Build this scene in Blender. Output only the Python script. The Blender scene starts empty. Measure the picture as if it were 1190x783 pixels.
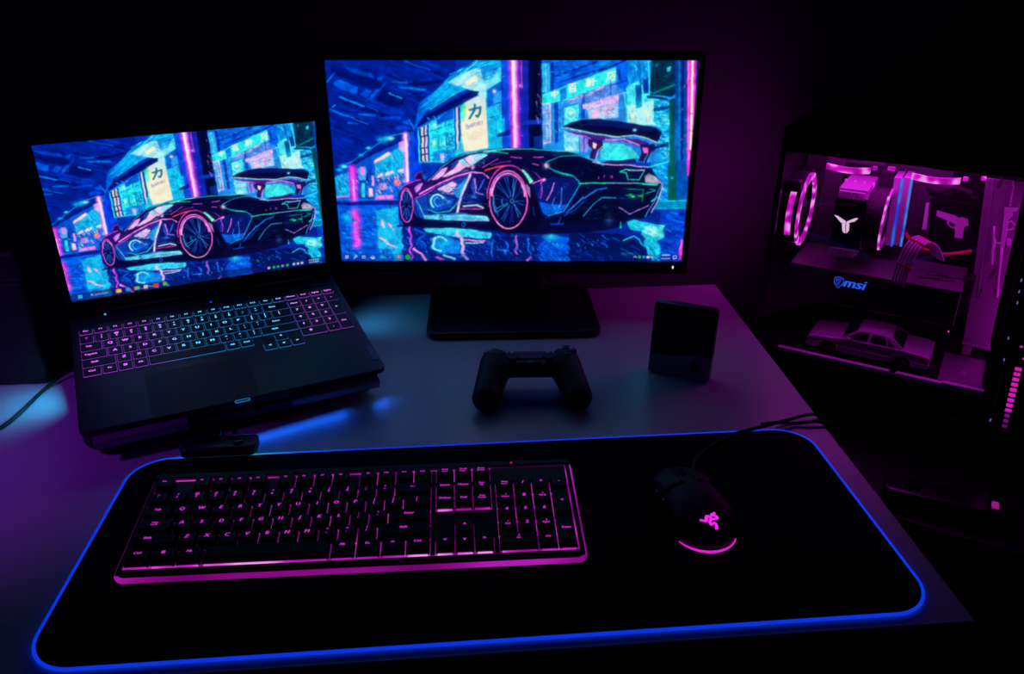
import bpy, bmesh, math, random
from mathutils import Vector, Matrix, Euler
from mathutils.bvhtree import BVHTree
# ---------------------------------------------------------------- wallpaper shown on both screens
import numpy as np
PW, PH = 1280, 720           # working raster, halved at the end

def homography(src, dst):
    A = []
    for (x, y), (u, v) in zip(src, dst):
        A.append([x, y, 1, 0, 0, 0, -u*x, -u*y, u]); A.append([0, 0, 0, x, y, 1, -v*x, -v*y, v])
    A = np.array(A, float)
    h = np.linalg.solve(A[:, :8], A[:, 8])
    return np.append(h, 1).reshape(3, 3)

class Painter:
    """a little raster painter: polygons, strokes and soft blobs, in coordinates of a 440 x 240 sketch sheet"""
    def __init__(s):
        s.c = np.zeros((PH, PW, 3), np.float32)
        s.Hm = homography([(379.7, 70), (812.7, 73.5), (793, 301), (392.8, 301.8)], [(0, 0), (PW, 0), (PW, PH), (0, PH)])
        s.rng = np.random.default_rng(7)
        s.z = (0, 0, 1); s.lw = 1.
    def view(s, x0, y0, k): s.z = (x0, y0, k)
    def T(s, pts):
        p = np.asarray(pts, float)*s.z[2] + [s.z[0], s.z[1]]
        q = np.c_[p, np.ones(len(p))] @ s.Hm.T
        return q[:, :2]/q[:, 2:3]
    def win(s, p, m=0):
        x0 = max(0, int(p[:, 0].min()-m)); x1 = min(PW, int(p[:, 0].max()+m)+2)
        y0 = max(0, int(p[:, 1].min()-m)); y1 = min(PH, int(p[:, 1].max()+m)+2)
        if x1 <= x0 or y1 <= y0: return None
        X, Y = np.meshgrid(np.arange(x0, x1)+.5, np.arange(y0, y1)+.5)
        return x0, x1, y0, y1, X, Y
    def put(s, w, m, col, add=False):
        x0, x1, y0, y1 = w[:4]
        t = s.c[y0:y1, x0:x1]; m = np.clip(m, 0, 1)[..., None]
        col = np.asarray(col, np.float32)
        if add: t += m*col
        else: t += m*(col-t)
    def inside(s, p, X, Y):
        r = np.zeros(X.shape, bool); n = len(p)
        for i in range(n):
            xa, ya = p[i]; xb, yb = p[i-1]
            if ya == yb: continue
            r ^= ((ya > Y) != (yb > Y)) & (X < (xb-xa)*(Y-ya)/(yb-ya)+xa)
        return r
    def poly(s, pts, col, a=1., col2=None, d=None, tex=0):
        """filled shape; col2 with d = (p, q): blend from col at p to col2 at q"""
        p = s.T(pts); w = s.win(p)
        if w is None: return
        m = s.inside(p, w[4], w[5])*a
        if tex:
            m = m*(1-tex*s.rng.random(m.shape))
        if col2 is not None:
            e = s.T(d); v = e[1]-e[0]; t = np.clip(((w[4]-e[0, 0])*v[0]+(w[5]-e[0, 1])*v[1])/(v@v), 0, 1)[..., None]
            col = (1-t)*np.array(col, np.float32)+t*np.array(col2, np.float32)
        s.put(w, m, col)
    def line(s, pts, col, wd=1., a=1., glow=0, gcol=None, ga=.6):
        p = s.T(pts); wd = wd*1.45*s.lw
        w = s.win(p, wd+glow*3.5+2)
        if w is None: return
        D = np.full(w[4].shape, 1e9)
        for i in range(len(p)-1):
            v = p[i+1]-p[i]; L = max(v@v, 1e-9)
            t = np.clip(((w[4]-p[i, 0])*v[0]+(w[5]-p[i, 1])*v[1])/L, 0, 1)
            D = np.minimum(D, np.hypot(w[4]-p[i, 0]-t*v[0], w[5]-p[i, 1]-t*v[1]))
        if glow: s.put(w, ga*np.exp(-(np.maximum(D-wd, 0)/(glow*1.45))**2), gcol if gcol is not None else col)
        s.put(w, a*np.clip(wd+.5-D, 0, 1), col)
    def blob(s, c, rx, ry, col, a=.8):
        p = s.T([c]); k = s.z[2]*2.95
        rx *= k; ry *= k
        w = s.win(p, max(rx, ry)*2.2)
        if w is None: return
        s.put(w, a*np.exp(-(((w[4]-p[0, 0])/rx)**2+((w[5]-p[0, 1])/ry)**2)), col)
    def arc(s, c, rx, ry, a0, a1, col, wd=1., a=1., n=40, **k):
        t = np.radians(np.linspace(a0, a1, n))
        s.line(np.c_[c[0]+rx*np.cos(t), c[1]+ry*np.sin(t)], col, wd, a, **k)
    def disc(s, c, rx, ry, col, a=1., n=48):
        t = np.linspace(0, 2*np.pi, n, endpoint=False)
        s.poly(np.c_[c[0]+rx*np.cos(t), c[1]+ry*np.sin(t)], col, a)
    def dabs(s, pts, n, cols, lx, ly, a=(.3, .8), slope=0., wd=.5):
        """n short brush dabs scattered in a shape"""
        P = np.asarray(pts, float); lo, hi = P.min(0), P.max(0); k = 0
        while k < n:
            q = lo+(hi-lo)*s.rng.random(2)
            if not s.inside(P, np.array([[q[0]]]), np.array([[q[1]]]))[0, 0]: continue
            k += 1
            l = s.rng.normal(1, .5); c = cols[s.rng.integers(len(cols))]
            dx = lx*l; dy = ly*l+slope*dx
            s.line([q-[dx/2, dy/2], q+[dx/2, dy/2]], c, wd*s.rng.uniform(.5, 1.3), s.rng.uniform(*a))
    def warp(s, amp, region, seed=3):
        """ripple a shape's pixels sideways, as in wet ground"""
        p = s.T(region); w = s.win(p); x0, x1, y0, y1, X, Y = w
        m = s.inside(p, X, Y)
        r = np.random.default_rng(seed)
        dx = sum(r.normal()*np.sin(Y/r.uniform(4, 16)+X/r.uniform(20, 60)+r.uniform(0, 6)) for _ in range(6))*amp
        dy = sum(r.normal()*np.sin(X/r.uniform(10, 30)+Y/r.uniform(8, 30)+r.uniform(0, 6)) for _ in range(4))*amp*.7
        xi = np.clip(X+dx, 0, PW-1).astype(int); yi = np.clip(Y+dy, 0, PH-1).astype(int)
        src = s.c[yi, xi]; s.c[y0:y1, x0:x1][m] = src[m]

def stroke_word(pa, strokes, origin, size, slope, col, wd):
    """brush characters from strokes in a unit box"""
    for st in strokes:
        pa.line([(origin[0]+x*size, origin[1]+y*size*1.0+slope*x*size) for x, y in st], col, wd)

KANJI = {
 'chikara': [[(.12, .34), (.9, .26), (.84, .7), (.7, .92), (.58, .84)], [(.5, .02), (.46, .42), (.1, .95)]],
 'naka': [[(.1, .3), (.1, .62), (.9, .62), (.9, .3), (.1, .3)], [(.5, .02), (.5, .98)]],
 'hyaku': [[(.05, .1), (.95, .1)], [(.5, .1), (.4, .34)], [(.18, .36), (.18, .95), (.84, .95), (.84, .36), (.18, .36)], [(.18, .66), (.84, .66)]],
 'ken': [[(.02, .2), (.5, .2)], [(.26, .02), (.26, .98)], [(.06, .36), (.06, .66), (.46, .66), (.46, .36), (.06, .36)], [(.06, .5), (.46, .5)], [(.0, .82), (.52, .82)], [(.6, .22), (.94, .22)], [(.56, .52), (1, .52)], [(.78, .22), (.78, .98)]],
 'mise': [[(.5, 0), (.5, .14)], [(.1, .16), (.95, .16)], [(.2, .16), (.16, .6), (.0, .98)], [(.58, .24), (.58, .58)], [(.58, .4), (.9, .4)], [(.36, .58), (.36, .94), (.84, .94), (.84, .58), (.36, .58)]],
}
LET = {'B': [[(0, 0), (0, 1), (.7, 1), (.7, .55), (0, .5)], [(0, 0), (.6, 0), (.6, .5)]], 'A': [[(0, 1), (.4, 0), (.8, 1)], [(.15, .65), (.65, .65)]],
       'R': [[(0, 1), (0, 0), (.7, 0), (.7, .5), (0, .5)], [(.3, .5), (.75, 1)]], 'I': [[(.3, 0), (.3, 1)]], 'K': [[(0, 0), (0, 1)], [(.7, 0), (0, .55), (.75, 1)]]}

def paint_wallpaper():
    P = Painter(); R = P.rng
    V1 = (370, 60, .19328); V2 = (590, 60, .19328); V3 = (370, 170, .19328); V4 = (590, 170, .19328)
    VA = (380, 65, .11765); VC = (580, 65, .15317); VD = (700, 65, .15326); VE = (380, 150, .198); VF = (455, 170, .1788); VG = (560, 170, .1788); VH = (680, 170, .1788); VB = (460, 65, .15317)
    P.view(0, 0, 1)
    P.poly([(370, 60), (820, 60), (820, 310), (370, 310)], (4, 38, 140))
    # ---- concrete deck overhead
    P.view(*VA)
    P.poly([(-20, 20), (1300, 20), (1300, 300), (880, 720), (600, 900), (-20, 1100)], (2, 26, 118))
    P.dabs([(0, 40), (1190, 40), (1100, 300), (880, 700), (60, 1000)], 160, [(0, 20, 100), (0, 14, 84), (0, 40, 150), (0, 32, 130)], 150, 8, (.3, .8), .32, 2.4)
    P.dabs([(0, 40), (1190, 40), (1100, 300), (880, 700), (60, 1000)], 70, [(0, 52, 170), (0, 14, 84)], 110, 6, (.3, .7), .36, 1.2)
    for q, c in [([(50, 95), (520, 240), (570, 300), (440, 320), (60, 170)], (2, 14, 90)), ([(170, 100), (460, 175), (490, 225), (260, 160)], (0, 56, 162)), ([(520, 215), (590, 190), (560, 250), (520, 240)], (0, 70, 200)),
                 ([(60, 270), (130, 230), (330, 310), (300, 380), (130, 310)], (0, 66, 182)), ([(340, 380), (400, 325), (460, 340), (400, 410)], (0, 62, 185)), ([(430, 410), (500, 325), (550, 320), (460, 430)], (0, 70, 195)),
                 ([(90, 245), (270, 275), (130, 235)], (0, 80, 215)), ([(560, 340), (800, 400), (770, 480), (660, 500), (500, 430)], (2, 12, 88)), ([(660, 245), (820, 255), (820, 275), (660, 265)], (0, 75, 180)),
                 ([(720, 300), (1000, 325), (1000, 345), (760, 322)], (0, 82, 180)), ([(830, 270), (1150, 240), (1170, 260), (900, 305)], (0, 10, 75)), ([(640, 510), (790, 530), (780, 580), (640, 560)], (0, 42, 150)),
                 ([(520, 600), (760, 590), (740, 620), (520, 620)], (0, 56, 178)), ([(760, 640), (830, 610), (870, 690), (780, 660)], (0, 66, 205)), ([(670, 700), (760, 670), (850, 720), (700, 730)], (0, 58, 200)),
                 ([(120, 400), (400, 500), (660, 580), (560, 590), (130, 440)], (0, 14, 88))]:
        P.poly(q, c, .85)
    for q, c, w in [([(135, 402), (380, 492)], (0, 96, 235), 2.2), ([(40, 525), (265, 605)], (0, 84, 205), 2.2), ([(265, 610), (410, 662)], (40, 90, 190), .9), ([(635, 368), (685, 388)], (30, 120, 220), 1.6), ([(705, 395), (760, 415)], (30, 120, 220), 1.6),
                    ([(330, 568), (480, 582)], (0, 80, 200), 2.6), ([(10, 260), (95, 165)], (10, 80, 190), 1.4), ([(800, 60), (1050, 145)], (10, 62, 160), 1.6), ([(60, 500), (90, 480)], (60, 140, 210), 1), ([(215, 655), (300, 660)], (0, 70, 190), 2),
                    ([(820, 625), (860, 680), (880, 740)], (10, 100, 230), 1.4), ([(400, 480), (520, 545)], (20, 80, 180), .8), ([(940, 520), (1000, 440)], (10, 80, 200), 1.2), ([(600, 260), (450, 430)], (0, 60, 170), 1)]:
        P.line(q, c, w, .9)
    # ---- far street at the sheet's edge
    P.view(*VE)
    P.poly([(20, 290), (90, 250), (200, 180), (330, 90), (470, 20), (560, 0), (560, 440), (20, 440)], (6, 62, 178))
    P.poly([(30, 215), (130, 190), (340, 60), (470, 0), (470, 60), (280, 140), (130, 215), (30, 262)], (2, 22, 105))
    for c_, r, col in [((378, 48), 14, (160, 225, 235)), ((243, 104), 10, (60, 220, 220)), ((196, 145), 10, (20, 190, 200)), ((95, 212), 13, (80, 215, 225)), ((65, 232), 14, (10, 150, 210)), ((335, 55), 24, (10, 140, 200))]:
        P.blob(c_, r*1.5, r*.8, col, .9)
    P.line([(60, 210), (130, 190), (330, 62)], (10, 100, 200), 1.2)
    P.line([(300, 60), (370, 35), (460, 20)], (10, 130, 200), 1)
    P.poly([(40, 270), (125, 245), (125, 390), (45, 395)], (10, 120, 200), .9)
    P.dabs([(42, 265), (125, 250), (125, 390), (45, 395)], 40, [(20, 180, 215), (4, 40, 130), (40, 200, 220), (4, 30, 110)], 8, 12, (.5, .9), 0, .9)
    P.poly([(165, 215), (265, 195), (265, 410), (165, 415)], (6, 50, 150))
    for q, c in [([(175, 225), (225, 210), (225, 290), (180, 290)], (50, 110, 205)), ([(190, 215), (215, 215), (215, 260), (195, 260)], (190, 90, 200)), ([(195, 310), (215, 310), (215, 390), (195, 390)], (30, 170, 200)), ([(240, 340), (262, 340), (262, 390), (240, 390)], (225, 170, 215)),
                 ([(258, 265), (272, 265), (272, 325), (258, 325)], (190, 120, 215)), ([(225, 245), (238, 245), (238, 300), (225, 300)], (4, 20, 100))]:
        P.poly(q, c)
    P.poly([(278, 190), (460, 80), (460, 250), (280, 280)], (12, 128, 205))
    P.dabs([(290, 200), (420, 150), (420, 240), (300, 262)], 70, [(4, 40, 140), (40, 190, 225), (4, 60, 160)], 10, 14, (.5, .9), -.4, .8)
    P.poly([(275, 180), (365, 125), (380, 140), (280, 195)], (235, 130, 205))
    P.line([(285, 178), (360, 136)], (255, 190, 215), 2.4)
    P.poly([(425, 75), (465, 60), (465, 130), (425, 110)], (190, 120, 225), .8)
    P.dabs([(285, 262), (460, 225), (470, 300), (285, 400)], 90, [(235, 130, 210), (40, 170, 215), (4, 30, 120), (220, 180, 225), (20, 110, 210)], 9, 14, (.5, 1), 0, 1.0)
    P.poly([(290, 272), (325, 250), (330, 268), (292, 282)], (240, 170, 190)); P.poly([(345, 250), (390, 235), (390, 250), (345, 265)], (240, 180, 190)); P.poly([(418, 235), (450, 225), (450, 240), (418, 245)], (230, 180, 170))
    P.poly([(280, 385), (385, 380), (385, 408), (275, 408)], (225, 90, 200)); P.dabs([(280, 385), (385, 380), (385, 405), (280, 405)], 20, [(255, 170, 220), (120, 60, 190)], 5, 14, (.5, .9))
    P.poly([(395, 290), (425, 290), (425, 325), (395, 325)], (225, 60, 130)); P.blob((404, 300), 10, 10, (245, 150, 40), 1)
    P.poly([(300, 310), (350, 305), (350, 345), (300, 350)], (200, 130, 215), .7)
    P.line([(40, 393), (115, 390)], (235, 70, 130), 1.2)
    P.line([(468, 30), (474, 295)], (240, 185, 240), 3.2, 1, 5, (200, 90, 225), .8)
    P.poly([(482, 60), (560, 60), (560, 250), (482, 330)], (4, 48, 190)); P.dabs([(482, 60), (560, 60), (560, 250), (482, 330)], 30, [(4, 70, 220), (4, 30, 140)], 8, 30)
    P.poly([(122, 200), (170, 200), (170, 425), (122, 425)], (60, 40, 190), .9)
    P.line([(143, 225), (150, 405)], (232, 60, 205), 4.6, 1, 6, (180, 40, 210), .8); P.line([(147, 290), (150, 400)], (255, 140, 220), 1.4)
    P.poly([(40, 420), (420, 408), (420, 440), (40, 448)], (4, 22, 110)); P.line([(45, 408), (410, 404)], (20, 90, 200), .9)
    # ---- wet ground
    P.poly([(20, 440), (430, 436), (700, 500), (700, 800), (20, 800)], (6, 60, 178))
    P.dabs([(40, 450), (410, 440), (410, 770), (60, 770)], 160, [(10, 110, 205), (4, 44, 150), (20, 140, 215), (6, 70, 190), (4, 36, 130)], 24, 5, (.3, .75), 0, 1.6)
    P.poly([(280, 470), (410, 450), (415, 700), (290, 690)], (26, 150, 220), .7)
    P.dabs([(270, 470), (410, 450), (415, 760), (280, 760)], 200, [(30, 160, 222), (60, 185, 225), (8, 70, 180), (14, 110, 200)], 12, 5, (.3, .8), 0, .9)
    P.blob((110, 510), 34, 26, (20, 180, 200), .6); P.blob((330, 610), 40, 30, (40, 160, 220), .5)
    P.line([(150, 480), (162, 530), (155, 600), (160, 672)], (232, 60, 205), 6, .95, 7, (150, 50, 215), .8)
    for q in ([(312, 530), (322, 545), (312, 555), (322, 565)], [(352, 550), (362, 565)], [(378, 580), (392, 586)], [(295, 632), (330, 650)], [(345, 662), (390, 688)]):
        P.line(q, (245, 165, 190), 1.6, 1, 2, (170, 130, 215), .7)
    P.dabs([(60, 450), (280, 450), (280, 770), (80, 770)], 60, [(6, 90, 215), (2, 30, 120)], 30, 4, (.3, .7), 0, 1.2)
    # ---- lit shop front under the overhang
    P.view(*VB)
    P.poly([(170, 540), (520, 365), (540, 330), (720, 250), (835, 190), (835, 720), (420, 800), (180, 800)], (18, 140, 206))
    P.poly([(195, 350), (420, 200), (530, 130), (640, 45), (840, 45), (840, 190), (710, 260), (650, 300), (200, 540), (150, 545)], (4, 70, 188))
    P.poly([(430, 160), (640, 45), (840, 45), (835, 190), (720, 255), (620, 230), (470, 290), (200, 390)], (12, 120, 210))
    P.poly([(420, 205), (600, 110), (700, 90), (830, 100), (830, 190), (705, 262), (700, 350), (620, 270), (500, 230)], (150, 195, 230), .95, (60, 170, 225), ((620, 200), (810, 90)))
    P.poly([(660, 100), (760, 75), (800, 100), (760, 180), (690, 195)], (6, 90, 200), .75)
    P.dabs([(650, 60), (830, 60), (800, 130), (690, 195)], 45, [(4, 70, 180), (30, 160, 225), (2, 40, 150)], 34, 4, (.5, .9), -.5, .9)
    P.dabs([(430, 130), (640, 50), (660, 80), (440, 190)], 50, [(10, 60, 180), (40, 190, 225), (2, 30, 140)], 50, 3, (.4, .9), -.55, .8)
    P.dabs([(230, 360), (420, 230), (520, 240), (300, 420)], 40, [(10, 90, 220), (20, 150, 225), (4, 40, 170)], 60, 3, (.5, .9), -.62, .9)
    P.poly([(545, 200), (630, 150), (655, 175), (570, 225)], (245, 212, 185))
    P.poly([(150, 555), (300, 470), (640, 300), (655, 272), (560, 262), (400, 340), (230, 440)], (4, 12, 88))
    P.poly([(230, 430), (400, 320), (560, 255), (600, 262), (400, 365), (240, 455)], (2, 30, 128))
    P.line([(205, 390), (420, 232)], (10, 130, 240), 1.1); P.line([(280, 400), (470, 288)], (40, 200, 220), .8); P.line([(420, 205), (540, 130), (640, 60)], (50, 210, 220), 1)
    for q in ((300, 455), (255, 465), (330, 480)): P.line([q, (q[0]+12, q[1]+16)], (40, 110, 230), 1.2)
    # facade
    P.poly([(270, 530), (460, 400), (465, 700), (280, 740)], (30, 176, 216))
    P.poly([(330, 480), (385, 440), (385, 490), (330, 520)], (8, 50, 170)); P.poly([(395, 435), (455, 405), (455, 470), (395, 490)], (8, 64, 180))
    P.line([(240, 575), (460, 505)], (4, 60, 150), 1); P.line([(270, 620), (460, 560)], (20, 110, 190), .8)
    for x in (330, 390): P.line([(x, 440), (x, 520)], (4, 26, 120), 1.2)
    P.poly([(335, 600), (455, 570), (455, 680), (340, 705)], (40, 175, 215)); P.poly([(396, 585), (455, 572), (455, 680), (400, 695)], (14, 110, 175))
    P.dabs([(400, 590), (452, 578), (452, 675), (403, 688)], 30, [(120, 210, 225), (4, 50, 140)], 8, 8, (.6, 1), 0, .8)
    P.dabs([(340, 610), (395, 595), (395, 690), (345, 700)], 16, [(4, 80, 160), (150, 215, 230)], 5, 10, (.6, 1), 0, .7)
    P.line([(336, 600), (336, 705)], (4, 40, 130), .9); P.line([(394, 588), (396, 700)], (4, 40, 130), .9)
    P.blob((305, 655), 12, 24, (240, 190, 170), .9); P.blob((310, 520), 24, 22, (160, 210, 225), .7)
    P.poly([(290, 720), (460, 690), (460, 783), (290, 783)], (14, 90, 190)); P.poly([(345, 735), (375, 730), (375, 783), (345, 783)], (200, 120, 190), .8)
    P.dabs([(200, 720), (460, 700), (460, 800), (200, 800)], 50, [(40, 180, 215), (4, 40, 140), (120, 190, 220)], 12, 10, (.5, .9), -.3, .9)
    P.poly([(150, 560), (190, 540), (190, 783), (150, 783)], (4, 30, 165))
    for x, c, w in [(183, (40, 200, 210), 1.4), (197, (4, 20, 90), 2), (213, (238, 180, 175), 2.4), (227, (4, 16, 80), 1.8), (240, (225, 165, 215), 2.2), (256, (4, 40, 140), 2.4), (270, (60, 190, 215), 1.2)]:
        P.line([(x, 555-(x-190)*.5), (x+2, 783)], c, w)
    for y in (600, 690, 735): P.line([(205, y+6), (250, y-4)], (4, 16, 80), 1.6)
    for x, c, w in [(466, (4, 30, 130), 2), (482, (190, 170, 215), 2), (497, (4, 14, 90), 2.6), (512, (60, 170, 210), 1.2)]:
        P.line([(x, 395), (x, 700)], c, w)
    P.poly([(480, 640), (535, 640), (525, 720), (480, 740)], (60, 170, 220), .7)
    P.poly([(470, 500), (490, 480), (490, 660), (475, 660)], (205, 180, 220), .8)
    # banner
    P.poly([(512, 380), (560, 345), (640, 305), (700, 285), (715, 690), (530, 720), (512, 560)], (226, 200, 186), 1, (170, 195, 222), ((620, 480), (640, 290)))
    P.poly([(512, 380), (540, 360), (548, 460), (528, 500), (512, 470)], (60, 190, 200), .9)
    P.blob((543, 405), 12, 46, (90, 200, 60), .85); P.blob((552, 440), 8, 26, (215, 210, 120), .6)
    stroke_word(P, KANJI['chikara'], (566, 372), 106, -.12, (8, 74, 122), 2.9)
    x = 550
    for ch in 'BARIKI':
        stroke_word(P, LET[ch], (x, 522-(x-550)*.28), 26, -.25, (96, 86, 176), .75); x += 24 if ch != 'I' else 19
    P.dabs([(555, 580), (690, 545), (695, 620), (560, 660)], 90, [(170, 165, 190), (205, 185, 180)], 6, 5, (.4, .8), -.2, .5)
    P.poly([(712, 262), (832, 196), (832, 330), (712, 390)], (8, 62, 168)); P.poly([(760, 290), (832, 260), (832, 400), (760, 420)], (40, 110, 205), .8)
    P.poly([(716, 470), (832, 440), (840, 690), (716, 690)], (20, 140, 205)); P.line([(716, 470), (832, 436)], (4, 60, 150), 1); P.line([(716, 390), (832, 345)], (4, 50, 150), 1.2)
    for x in (745, 775, 805): P.line([(x, 380), (x, 440)], (30, 110, 200), .8)
    P.line([(778, 470), (778, 690)], (6, 90, 180), .8); P.blob((768, 270), 12, 14, (240, 190, 160), 1); P.blob((845, 410), 14, 26, (60, 200, 225), .9)
    P.line([(800, 460), (835, 400), (860, 330)], (20, 150, 210), 1)
    # ---- round pillar with the neon tube
    P.view(*VC)
    P.poly([(40, 30), (350, 30), (348, 700), (40, 700)], (12, 26, 140), 1, (4, 8, 52), ((60, 300), (300, 300)))
    P.poly([(45, 30), (110, 30), (115, 690), (50, 690)], (8, 60, 190), .8); P.poly([(0, 500), (60, 470), (60, 600), (0, 600)], (30, 150, 210), .6)
    P.poly([(160, 30), (245, 30), (245, 690), (165, 690)], (20, 40, 170), .6)
    P.poly([(345, 480), (200, 490), (180, 520), (345, 515)], (10, 50, 170), .8)
    P.poly([(0, 590), (115, 545), (125, 590), (0, 610)], (4, 20, 100))
    P.line([(132, 20), (142, 700)], (245, 180, 232), 4.6, 1, 7, (190, 40, 205), .95); P.line([(150, 30), (152, 690)], (240, 90, 200), 2.0); P.line([(130, 60), (132, 300)], (255, 225, 230), 1.5)
    P.line([(192, 40), (194, 250)], (190, 60, 150), 1.1); P.blob((180, 235), 7, 12, (220, 110, 160), .9)
    P.dabs([(300, 260), (345, 260), (345, 500), (300, 500)], 22, [(20, 110, 210), (20, 40, 150), (160, 100, 200)], 5, 22, (.4, .9), 0, .8)
    P.poly([(280, 610), (340, 600), (345, 690), (280, 690)], (10, 40, 130), .8)
    for q in ((180, 400), (192, 600), (326, 150), (310, 470), (170, 540)): P.blob(q, 5, 5, (190, 80, 210), .9)
    # ---- building across
    P.poly([(346, 30), (1500, 30), (1500, 800), (346, 800)], (28, 96, 196))
    P.poly([(346, 30), (920, 30), (920, 110), (346, 300)], (8, 72, 190))
    P.dabs([(420, 60), (900, 60), (900, 110), (430, 240)], 46, [(4, 30, 130), (20, 120, 220), (4, 40, 160)], 44, 4, (.5, .9), -.42, .9)
    P.line([(420, 170), (760, 60)], (4, 26, 120), 2.2); P.line([(480, 205), (914, 80)], (4, 26, 120), 1.8); P.arc((590, 130), 22, 26, 0, 360, (4, 40, 150), .8)
    P.poly([(350, 70), (408, 66), (408, 275), (350, 285)], (40, 130, 210)); P.line([(378, 70), (378, 280)], (90, 180, 220), .9); P.poly([(415, 60), (440, 60), (440, 260), (415, 265)], (4, 24, 120))
    P.poly([(346, 305), (480, 260), (905, 100), (920, 185), (560, 325), (346, 365)], (36, 186, 208))
    P.line([(346, 366), (560, 328), (914, 190)], (90, 220, 225), .9); P.line([(346, 305), (905, 98)], (70, 205, 220), .8)
    P.poly([(480, 262), (532, 244), (532, 330), (484, 345)], (18, 84, 196))
    for k, ox, oy, sz in (('naka', 412, 272, 56), ('hyaku', 545, 222, 62), ('ken', 680, 180, 66), ('mise', 832, 132, 74)):
        stroke_word(P, KANJI[k], (ox, oy), sz, -.22, (246, 214, 190), 1.15)
    P.poly([(540, 330), (914, 196), (914, 300), (650, 372), (540, 370)], (70, 96, 200), .9); P.dabs([(560, 330), (800, 240), (800, 280), (560, 350)], 30, [(200, 120, 205), (10, 50, 160), (230, 150, 190)], 40, 2, (.4, .9), -.3, .8)
    P.poly([(350, 372), (408, 362), (408, 652), (350, 662)], (70, 120, 208)); P.line([(352, 372), (406, 360), (406, 650), (352, 660)], (225, 150, 200), 1.3); P.line([(380, 370), (380, 655)], (160, 130, 210), 1)
    for y in (430, 520): P.line([(352, y), (405, y-8)], (190, 140, 210), .9)
    P.poly([(436, 360), (466, 355), (466, 650), (440, 655)], (6, 40, 140)); P.poly([(420, 480), (438, 480), (438, 640), (420, 640)], (30, 110, 200))
    P.poly([(502, 395), (622, 366), (622, 520), (506, 530)], (60, 186, 218)); P.arc((560, 440), 34, 40, 0, 360, (120, 215, 225), 2); stroke_word(P, KANJI['naka'], (545, 418), 34, 0, (230, 190, 190), 1)
    P.line([(508, 398), (508, 525)], (4, 60, 150), 1); P.line([(500, 395), (625, 364)], (4, 60, 150), 1)
    P.poly([(510, 570), (620, 600), (620, 720), (514, 720)], (90, 170, 220)); P.dabs([(515, 600), (610, 610), (610, 715), (520, 715)], 26, [(225, 150, 205), (40, 120, 205), (160, 210, 225)], 12, 14, (.5, .9), 0, 1.2)
    P.poly([(630, 600), (700, 620), (690, 720), (630, 715)], (150, 110, 210), .7); P.line([(660, 610), (656, 720)], (20, 40, 150), 1.4)
    P.poly([(640, 370), (668, 280), (670, 470), (640, 480)], (8, 40, 150), .8)
    P.poly([(650, 375), (920, 300), (920, 360), (690, 410), (650, 400)], (188, 128, 206)); P.dabs([(655, 375), (920, 305), (920, 360), (690, 405)], 80, [(90, 80, 190), (235, 160, 205), (80, 150, 215)], 7, 6, (.5, .9), -.2, .7)
    P.poly([(690, 415), (920, 362), (920, 470), (700, 480)], (130, 150, 216)); P.poly([(725, 415), (775, 405), (775, 465), (725, 475)], (235, 130, 195), .8); P.line([(880, 390), (825, 402), (815, 440), (865, 432)], (245, 110, 170), 2.2)
    for q in ((845, 425), (880, 418)): P.arc(q, 12, 14, 60, 330, (70, 80, 170), 1.3)
    # ---- right part: alley light, dark scaffold, last tube
    P.view(*VD)
    P.poly([(120, 40), (215, 40), (215, 300), (120, 230)], (8, 70, 210)); P.line([(0, 130), (210, 40)], (4, 26, 110), 2); P.line([(70, 235), (210, 195)], (4, 30, 130), 1.2); P.line([(80, 190), (80, 300)], (4, 30, 130), 1)
    P.line([(0, 330), (200, 285)], (130, 130, 215), 1.2)
    P.poly([(130, 110), (150, 105), (160, 200), (140, 205)], (4, 40, 110))
    P.poly([(205, 40), (400, 40), (400, 300), (205, 300)], (10, 92, 186)); P.dabs([(210, 50), (360, 50), (360, 250), (215, 250)], 40, [(40, 150, 215), (4, 40, 130), (20, 110, 200)], 6, 40, (.5, .9), 0, 1)
    P.poly([(200, 240), (280, 200), (400, 300), (440, 340), (430, 520), (200, 500)], (60, 180, 214)); P.poly([(200, 380), (400, 350), (420, 530), (210, 510)], (140, 190, 220), .9)
    P.blob((300, 450), 90, 70, (150, 198, 225), .7)
    P.poly([(264, 232), (312, 222), (314, 395), (268, 405)], (6, 54, 120), 1, (10, 110, 170), ((290, 300), (290, 400)))
    P.line([(243, 500), (240, 445), (265, 440)], (246, 180, 150), 1.4); P.line([(328, 425), (355, 418), (360, 500)], (246, 180, 150), 1.4)
    P.poly([(320, 200), (365, 190), (365, 290), (325, 290)], (6, 36, 130)); P.line([(362, 60), (372, 290), (340, 300)], (60, 205, 220), 1.3); P.line([(298, 60), (300, 220)], (10, 60, 170), 1.4)
    P.line([(175, 285), (190, 350), (205, 430)], (60, 200, 210), 1); P.line([(180, 380), (180, 490)], (4, 80, 160), 1)
    P.poly([(385, 40), (600, 40), (610, 230), (540, 320), (370, 305)], (4, 40, 74)); P.dabs([(385, 50), (590, 50), (600, 230), (400, 300)], 50, [(4, 66, 90), (2, 20, 50), (10, 90, 110), (4, 50, 60)], 26, 10, (.5, .9), -.2, 1.2)
    P.line([(400, 290), (600, 215)], (10, 92, 110), 2.4); P.poly([(500, 105), (530, 95), (525, 130), (500, 135)], (40, 150, 190)); P.blob((425, 90), 10, 14, (10, 100, 130), .9); P.blob((420, 155), 12, 12, (2, 20, 40), .9)
    P.poly([(350, 305), (490, 320), (520, 350), (480, 342), (350, 328)], (4, 30, 90)); P.line([(400, 310), (500, 322)], (20, 150, 190), .8)
    P.poly([(400, 345), (520, 352), (525, 783), (430, 783), (460, 560), (400, 500)], (14, 120, 190))
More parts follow.
